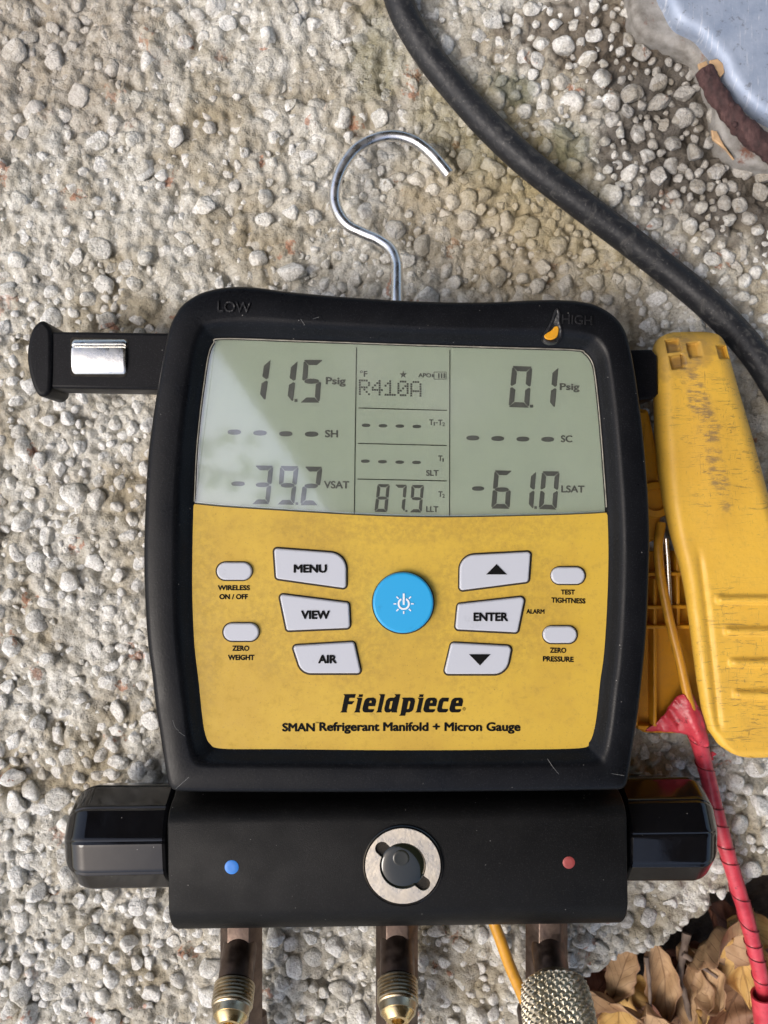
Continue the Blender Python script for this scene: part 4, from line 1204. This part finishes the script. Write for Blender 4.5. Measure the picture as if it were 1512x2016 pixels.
# probe lead: yellow wire, red tape
lead = empty('probe_lead', P(1400, 1500, 0))
tag(lead, 'yellow probe wire wrapped in glossy red tape running down beside the right knob', 'cable')
wpth = catmull([P(1302, 1030, .020), P(1296, 1075, .022), P(1300, 1130, .022), P(1318, 1220, .021), P(1338, 1300, .020), P(1354, 1370, .019), P(1370, 1430, .016), P(1384, 1490, .012)], 10)
tube('bare_wire', wpth, .0019, M['wire'], lead, 14)
rp = catmull([P(1362, 1418, .016), P(1374, 1455, .0145), P(1386, 1500, .012), P(1398, 1550, .0105), P(1418, 1630, .0095), P(1444, 1720, .0085), P(1468, 1800, .006), P(1488, 1880, .003), P(1505, 1960, -.001), P(1518, 2040, -.006), P(1530, 2140, -.012)], 44)
pitch = .0108
def spiral(s, q_):
    f = ((s + .0035 * math.sin(s * 120) + .0015 * math.sin(s * 310)) / pitch + q_ / (2 * math.pi)) % 1.0
    return 1.0 - .085 * min(1.0, f / .93) + (.085 * max(0, (f - .93) / .07) if f > .93 else 0)
tube('red_tape_wrap', rp, lambda t: .0036 - .0003 * min(1, t * 4), M['tape'], lead, 36, rfun=spiral)
rs_ = []; s_acc = 0; fr_ = tube_rings(rp, .00342, 36)
for i_ in range(len(rp)):
    if i_: s_acc += (rp[i_] - rp[i_ - 1]).length
    q_ = (-(s_acc + .0035 * math.sin(s_acc * 120) + .0015 * math.sin(s_acc * 310)) / pitch) % 1.0 * 36; j0 = int(q_) % 36; f_ = q_ - int(q_)
    rs_.append(fr_[i_][j0].lerp(fr_[i_][(j0 + 1) % 36], f_))
M['tape_seam'] = simple('dark_tape_seam', (.17, .012, .018), .6)
tube('tape_seam', rs_, .00022, M['tape_seam'], lead, 6)
# gathered flap of tape at the top of the wrap
fl = [(1281, 1447), (1300, 1428), (1318, 1402), (1334, 1374), (1346, 1366), (1357, 1380), (1364, 1368), (1374, 1388), (1386, 1408), (1392, 1440), (1398, 1470), (1380, 1470), (1366, 1452), (1340, 1447), (1310, 1446)]
fp = [(p.x, p.y) for p in catmull([(x, y, 0) for x, y in fl], 3, True)]
bm = bmesh.new(); vs = [bm.verts.new((*XY(x, y, .020), 0)) for x, y in fp]; bm.faces.new(vs)
bmesh.ops.triangulate(bm, faces=bm.faces)
for _ in range(3): bmesh.ops.subdivide_edges(bm, edges=[e for e in bm.edges if e.calc_length() > .0011], cuts=1); bmesh.ops.triangulate(bm, faces=[f for f in bm.faces if len(f.verts) > 3])
arr = np.array([v.co[:2] for v in bm.verts])
hn = fbm(arr[:, 0] * 170 + arr[:, 1] * 90, arr[:, 1] * 60 - arr[:, 0] * 40, 3, 81)
for v, h_ in zip(bm.verts, hn):
    px = v.co.x / (K * (D - .02)) + W2; py = H2 - v.co.y / (K * (D - .02))
    v.co.z = .0165 + .006 * (h_ - .5) + .0045 * math.exp(-((px - 1352 - (py - 1380) * .35) / 22) ** 2) - .00003 * max(0, py - 1420) - .002 * max(0, (1330 - px) / 50)
me = bpy.data.meshes.new('tape_flap'); bm.to_mesh(me); bm.free(); me.polygons.foreach_set('use_smooth', [True] * len(me.polygons)); me.materials.append(M['tape'])
fo = link(bpy.data.objects.new('tape_flap', me), lead); md = fo.modifiers.new('thickness', 'SOLIDIFY'); md.thickness = .0005
for pts in ([(1393, 1486), (1404, 1480), (1412, 1485), (1404, 1490), (1406, 1497), (1396, 1500)],):
    prism('tape_end', [XY(x, y, .013) for x, y in pts], .0120, .0128, .0002, M['tape'], lead)
# second piece of red tape at the frame corner
rt = empty('red_tape_roll', P(1505, 1990, -.01))
tag(rt, 'short open end of red taped tube in the lower right corner among the leaves', 'cable end')
pth = [P(1503, 1957, .002), P(1507, 1990, .000), P(1514, 2060, -.004)]
rg = tube_rings(catmull(pth, 8), .0052, 28)
rg2 = tube_rings(catmull(pth, 8), .0044, 28)
rings_obj('tape_tube', [rg2[4]] + [rg2[0]] + rg, M['tape'], rt, cap0=True)

# ================================================================== CABLES
cp = [(770, -60), (785, 0), (806, 48), (848, 115), (905, 185), (965, 252), (1040, 322), (1130, 392), (1220, 460), (1300, 522), (1372, 580), (1436, 640), (1488, 700), (1530, 765), (1590, 870)]
cz = lambda i: .0078 + .0012 * math.sin(i * 1.3)
cable = tube('power_cable', catmull([P(x, y, cz(i)) for i, (x, y) in enumerate(cp)], 14), .0059, M['cable'], None, 28)
tag(cable, 'thick black rubber cable running diagonally across the slab', 'cable')
ow = catmull([P(955, 1760, .010), P(972, 1815, .011), P(985, 1850, .011), P(1001, 1895, .0105), P(1020, 1940, .010), P(1040, 1985, .009), P(1052, 2012, .008)], 10)
wire = empty('sensor_wire', P(1000, 1900, 0))
tag(wire, 'orange yellow wire coming from under the manifold block beside the rightmost port', 'wire')
tube('insulation', ow, lambda t: .00235, M['wire'], wire, 18)
M['plug'] = simple('brown_black_plug', (.035, .022, .016), .4, bump=.3)
lathe('plug', P(1038, 1980, .009), (.16, -.9, -.08), [(-.001, .0024), (0, .0040), (.0015, .0046), (.012, .0048), (.030, .0048)], M['plug'], wire, 32)

# ================================================================== CABINET FOOT (top right)
cab = empty('metal_cabinet_foot', P(1450, 60, 0))
tag(cab, 'scratched blue grey sheet metal cabinet foot in the upper right corner', 'metal foot')
fo_l = [(1238, -160), (1240, -40), (1243, 5), (1252, 44), (1272, 68), (1300, 78), (1335, 90), (1368, 112), (1392, 150), (1410, 200), (1414, 258), (1430, 292), (1462, 316), (1505, 330), (1600, 345), (1800, 350), (1800, -160)]
fl_w = [XY(p.x, p.y, .008) for p in catmull([(x, y, 0) for x, y in fo_l], 6, True)]
prism('base_rim', fl_w, -.004, .008, .003, M['foot'], cab, steps=5)
sh = [(1290, -160), (1300, -40), (1318, 6), (1338, 40), (1378, 62), (1400, 88), (1424, 118), (1440, 155), (1472, 194), (1515, 228), (1600, 262), (1800, 280), (1800, -160)]
prism('painted_sheet', [XY(p.x, p.y, .016) for p in catmull([(x, y, 0) for x, y in sh], 6, True)], .006, .016, .0045, M['cab'], cab, steps=6)
# twig on the foot
tp = [P(1386, 138, .012), P(1400, 165, .0125), P(1425, 205, .0125), P(1450, 238, .0125), P(1480, 268, .0128), P(1515, 296, .013), P(1580, 340, .013)]
from mathutils import noise as mnoise
def rough_r(s, q_): return 1 + .28 * mnoise.noise(Vector((s * 180, math.cos(q_) * 1.2, math.sin(q_) * 1.2))) + .16 * mnoise.noise(Vector((s * 520, math.cos(q_) * 3, math.sin(q_) * 3 + 9)))
tg = empty('bark_twig', P(1450, 230, 0)); tag(tg, 'thick reddish brown twig leaning on the blue grey metal foot', 'twig')
tube('stem', catmull(tp, 24), lambda t: .0034 + .0012 * t, M['bark'], tg, 24, rfun=rough_r)
for x, y in ((1440, 208), (1462, 232), (1492, 262), (1446, 246)):
    lathe('bud', P(x, y, .0150), (.2, .1, 1), [(0, .0012), (.0007, .0013), (.0013, .0008), (.0015, .0003)], M['bark'], tg, 14)
for pts, z, lb in (([(1375, 125), (1391, 119), (1397, 134), (1380, 146)], .0125, 'square pale wood chip at the tip of the thick twig'), ([(1398, 118), (1412, 115), (1424, 124), (1427, 142), (1419, 152), (1408, 140), (1400, 130)], .0135, 'rounded tan wood chip between the thick twig and the metal foot'),
                   ([(1401, 256), (1412, 258), (1420, 275), (1432, 292), (1447, 312), (1436, 300), (1420, 286), (1404, 274)], .009, 'curled orange brown leaf scrap below the thick twig')):
    o = prism('wood_chip', [XY(x, y, z) for x, y in pts], z - .0015, z, .0004, M['chip'], None, both=True); tag(o, lb, 'wood chip')

# ================================================================== LEAVES AND TWIGS IN THE GAP
def leaf_mesh(L, W, curl, bend, seed, fold=0.0, tip=.8):
    r = random.Random(seed); nu, nv = 26, 15
    X = np.zeros((nu, nv)); Y = X.copy(); Z = X.copy()
    ph = [r.uniform(0, 6.28) for _ in range(4)]
    for i in range(nu):
        u = i / (nu - 1)
        wdt = W * (math.sin(math.pi * u ** tip) ** .85 if 0 < u < 1 else 0) + .0003
        for j in range(nv):
            v = 2 * j / (nv - 1) - 1
            X[i, j] = (u - .5) * L; Y[i, j] = v * wdt * (1 + .07 * math.sin(u * 31 + ph[0]) + .12 * math.sin(u * 11 + ph[3] + v)) + .18 * W * math.sin(u * 3.2 + ph[1])
            Z[i, j] = curl * v * v * W + fold * abs(v) * wdt + bend * (u - .5) ** 2 * L * 2 + .16 * W * math.sin(u * 9 + v * 3 + ph[1]) + .30 * W * v * math.sin(u * 5 + ph[2]) + .10 * W * math.sin(u * 17 + v * 5 + ph[0])
    n, m = X.shape; co = np.stack([X, Y, Z], -1).reshape(-1, 3); idx = np.arange(n * m).reshape(n, m)
    q = np.stack([idx[:-1, :-1], idx[:-1, 1:], idx[1:, 1:], idx[1:, :-1]], -1).reshape(-1, 4)
    return co, q, (n, m)
def leaf(px, py, z, L, W, ang, tilt=(0, 0), mat=0, curl=.3, bend=.2, fold=0, seed=0, label=None, group=None, tip=.8):
    co, q, (n, m) = leaf_mesh(L, W, curl * .55, bend * .7, seed, fold, tip)
    o = fast_mesh('fallen_leaf', co, q, LEAF[mat])
    uvl = o.data.uv_layers.new(name='UVMap')
    li = np.zeros(len(o.data.loops), np.int32); o.data.loops.foreach_get('vertex_index', li)
    uv = np.stack([(li // m) / (n - 1), (li % m) / (m - 1)], -1).astype(np.float32); uvl.data.foreach_set('uv', uv.ravel())
    md = o.modifiers.new('thickness', 'SOLIDIFY'); md.thickness = .0002
    o.location = P(px, py, z); o.rotation_euler = (tilt[0], tilt[1], ang)
    tag(o, label, 'leaf', group); return o
G = 'dry leaves in the gap beside the slab'
R = math.radians
leaf(1455, 1900, -.008, .036, .0118, R(-80), (.15, .10), 1, .20, .15, .1, 1, 'broad yellow leaf with a dark tip lying beside the red taped wire', G, .62)
leaf(1404, 1846, -.008, .032, .0135, R(38), (.75, -.35), 0, .1, .1, .75, 2, 'folded tan leaf whose peak points up at the broken slab edge', G, .9)
leaf(1385, 1912, -.013, .030, .0085, R(118), (-.6, .3), 0, .6, .4, .2, 3, 'curled tan leaf left of the broad yellow leaf', G, .7)
leaf(1303, 1922, -.012, .042, .0070, R(-78), (.55, .1), 0, .9, .1, .1, 4, 'long narrow tan leaf standing upright in the middle of the gap', G, 1.0)
leaf(1226, 1912, -.009, .028, .0072, R(66), (-.55, -.1), 0, .2, .1, .4, 5, 'ribbed tan leaf leaning against the slab edge', G, 1.1)
leaf(1190, 1934, -.016, .022, .0090, R(40), (.2, .1), 3, .2, .2, 0, 6, 'dark purple brown leaf tucked under the slab edge', G)
leaf(1195, 1966, -.008, .032, .0062, R(-14), (.6, 0), 0, .8, .3, .2, 7, 'tan leaf next to the knurled hose coupling', G, .7)
leaf(1258, 1944, -.017, .020, .0075, R(5), (.1, .3), 1, .7, .2, 0, 8, 'small yellow leaf deep in the gap between two tan leaves', G)
leaf(1440, 1992, -.012, .038, .0105, R(-118), (.3, -.3), 2, .3, .2, .3, 9, 'brown leaf under the tip of the broad yellow leaf', G, .7)
leaf(1368, 1978, -.012, .034, .0075, R(78), (-.7, .35), 0, .8, .2, .2, 10, 'twisted tan leaf at the bottom edge below the grey twig', G, 1.1)
leaf(1302, 2004, -.010, .024, .0078, R(-50), (.5, .3), 0, .8, .2, .1, 11, 'pale tan leaf at the bottom edge below the long narrow leaf', G, .7)
leaf(1222, 2008, -.014, .034, .0085, R(-104), (.35, -.35), 1, .7, .2, .1, 12, 'yellowish leaf at the bottom edge right of the coupling', G, 1.0)
leaf(1404, 2004, -.016, .026, .0085, R(-40), (.1, .4), 1, .5, .3, .1, 13, 'yellow leaf half hidden under the brown leaf at the bottom', G, .7)
leaf(1482, 1835, -.016, .030, .0105, R(-35), (.1, .2), 1, .3, .2, .1, 14, 'yellow leaf behind the red taped wire near the slab edge', G, .65)
leaf(1428, 1948, -.019, .030, .0095, R(20), (.1, .3), 2, .3, .2, .1, 15, 'brown leaf beneath the curled tan leaf', G)
for i, (x, y, z, a, mt, lb) in enumerate(((1342, 1884, -.026, 20, 3, 'dark leaf below the grey twig near the slab edge'), (1285, 1968, -.026, 110, 3, 'dark leaf below the long narrow tan leaf'),
        (1492, 1962, -.022, 60, 2, 'brown leaf under the lower end of the red taped wire'), (1500, 1890, -.026, 10, 3, 'dark leaf right of the broad yellow leaf'), (1250, 1985, -.026, 140, 2, 'brown leaf deep between the two yellow leaves at the bottom'),
        (1335, 2022, -.022, 70, 2, 'brown leaf cut by the bottom edge beside the grey twig'), (1188, 2020, -.022, 30, 2, 'brown leaf against the knurled coupling at the bottom edge'), (1440, 1815, -.028, 150, 3, 'dark leaf deep under the broken slab edge'))):
    leaf(x, y, z, .030, .010, R(a), (.1, -.1), mt, .35, .2, .1, 30 + i, lb, G)  # lower layer: gap shade partly put into darker leaf colours
def twig(pts, r, lb, mat='grey_twig'):
    o = tube('dry_twig', catmull([P(*p) for p in pts], 10), lambda t: r * (1 - .35 * t), M[mat], None, 12, rfun=lambda s, q_: 1 + .12 * math.sin(s * 800 + q_ * 2)); tag(o, lb, 'twig')
twig([(1352, 1838, -.010), (1345, 1880, -.009), (1338, 1925, -.009), (1350, 1965, -.010), (1362, 2030, -.012)], .0018, 'grey twig running down through the middle of the leaves')
twig([(1344, 1878, -.007), (1375, 1898, -.006), (1412, 1924, -.007)], .0011, 'short brown stem crossing beside the grey twig')
twig([(1272, 1884, -.006), (1278, 1930, -.006), (1281, 1996, -.007)], .0010, 'thin straight stem left of the long narrow leaf')
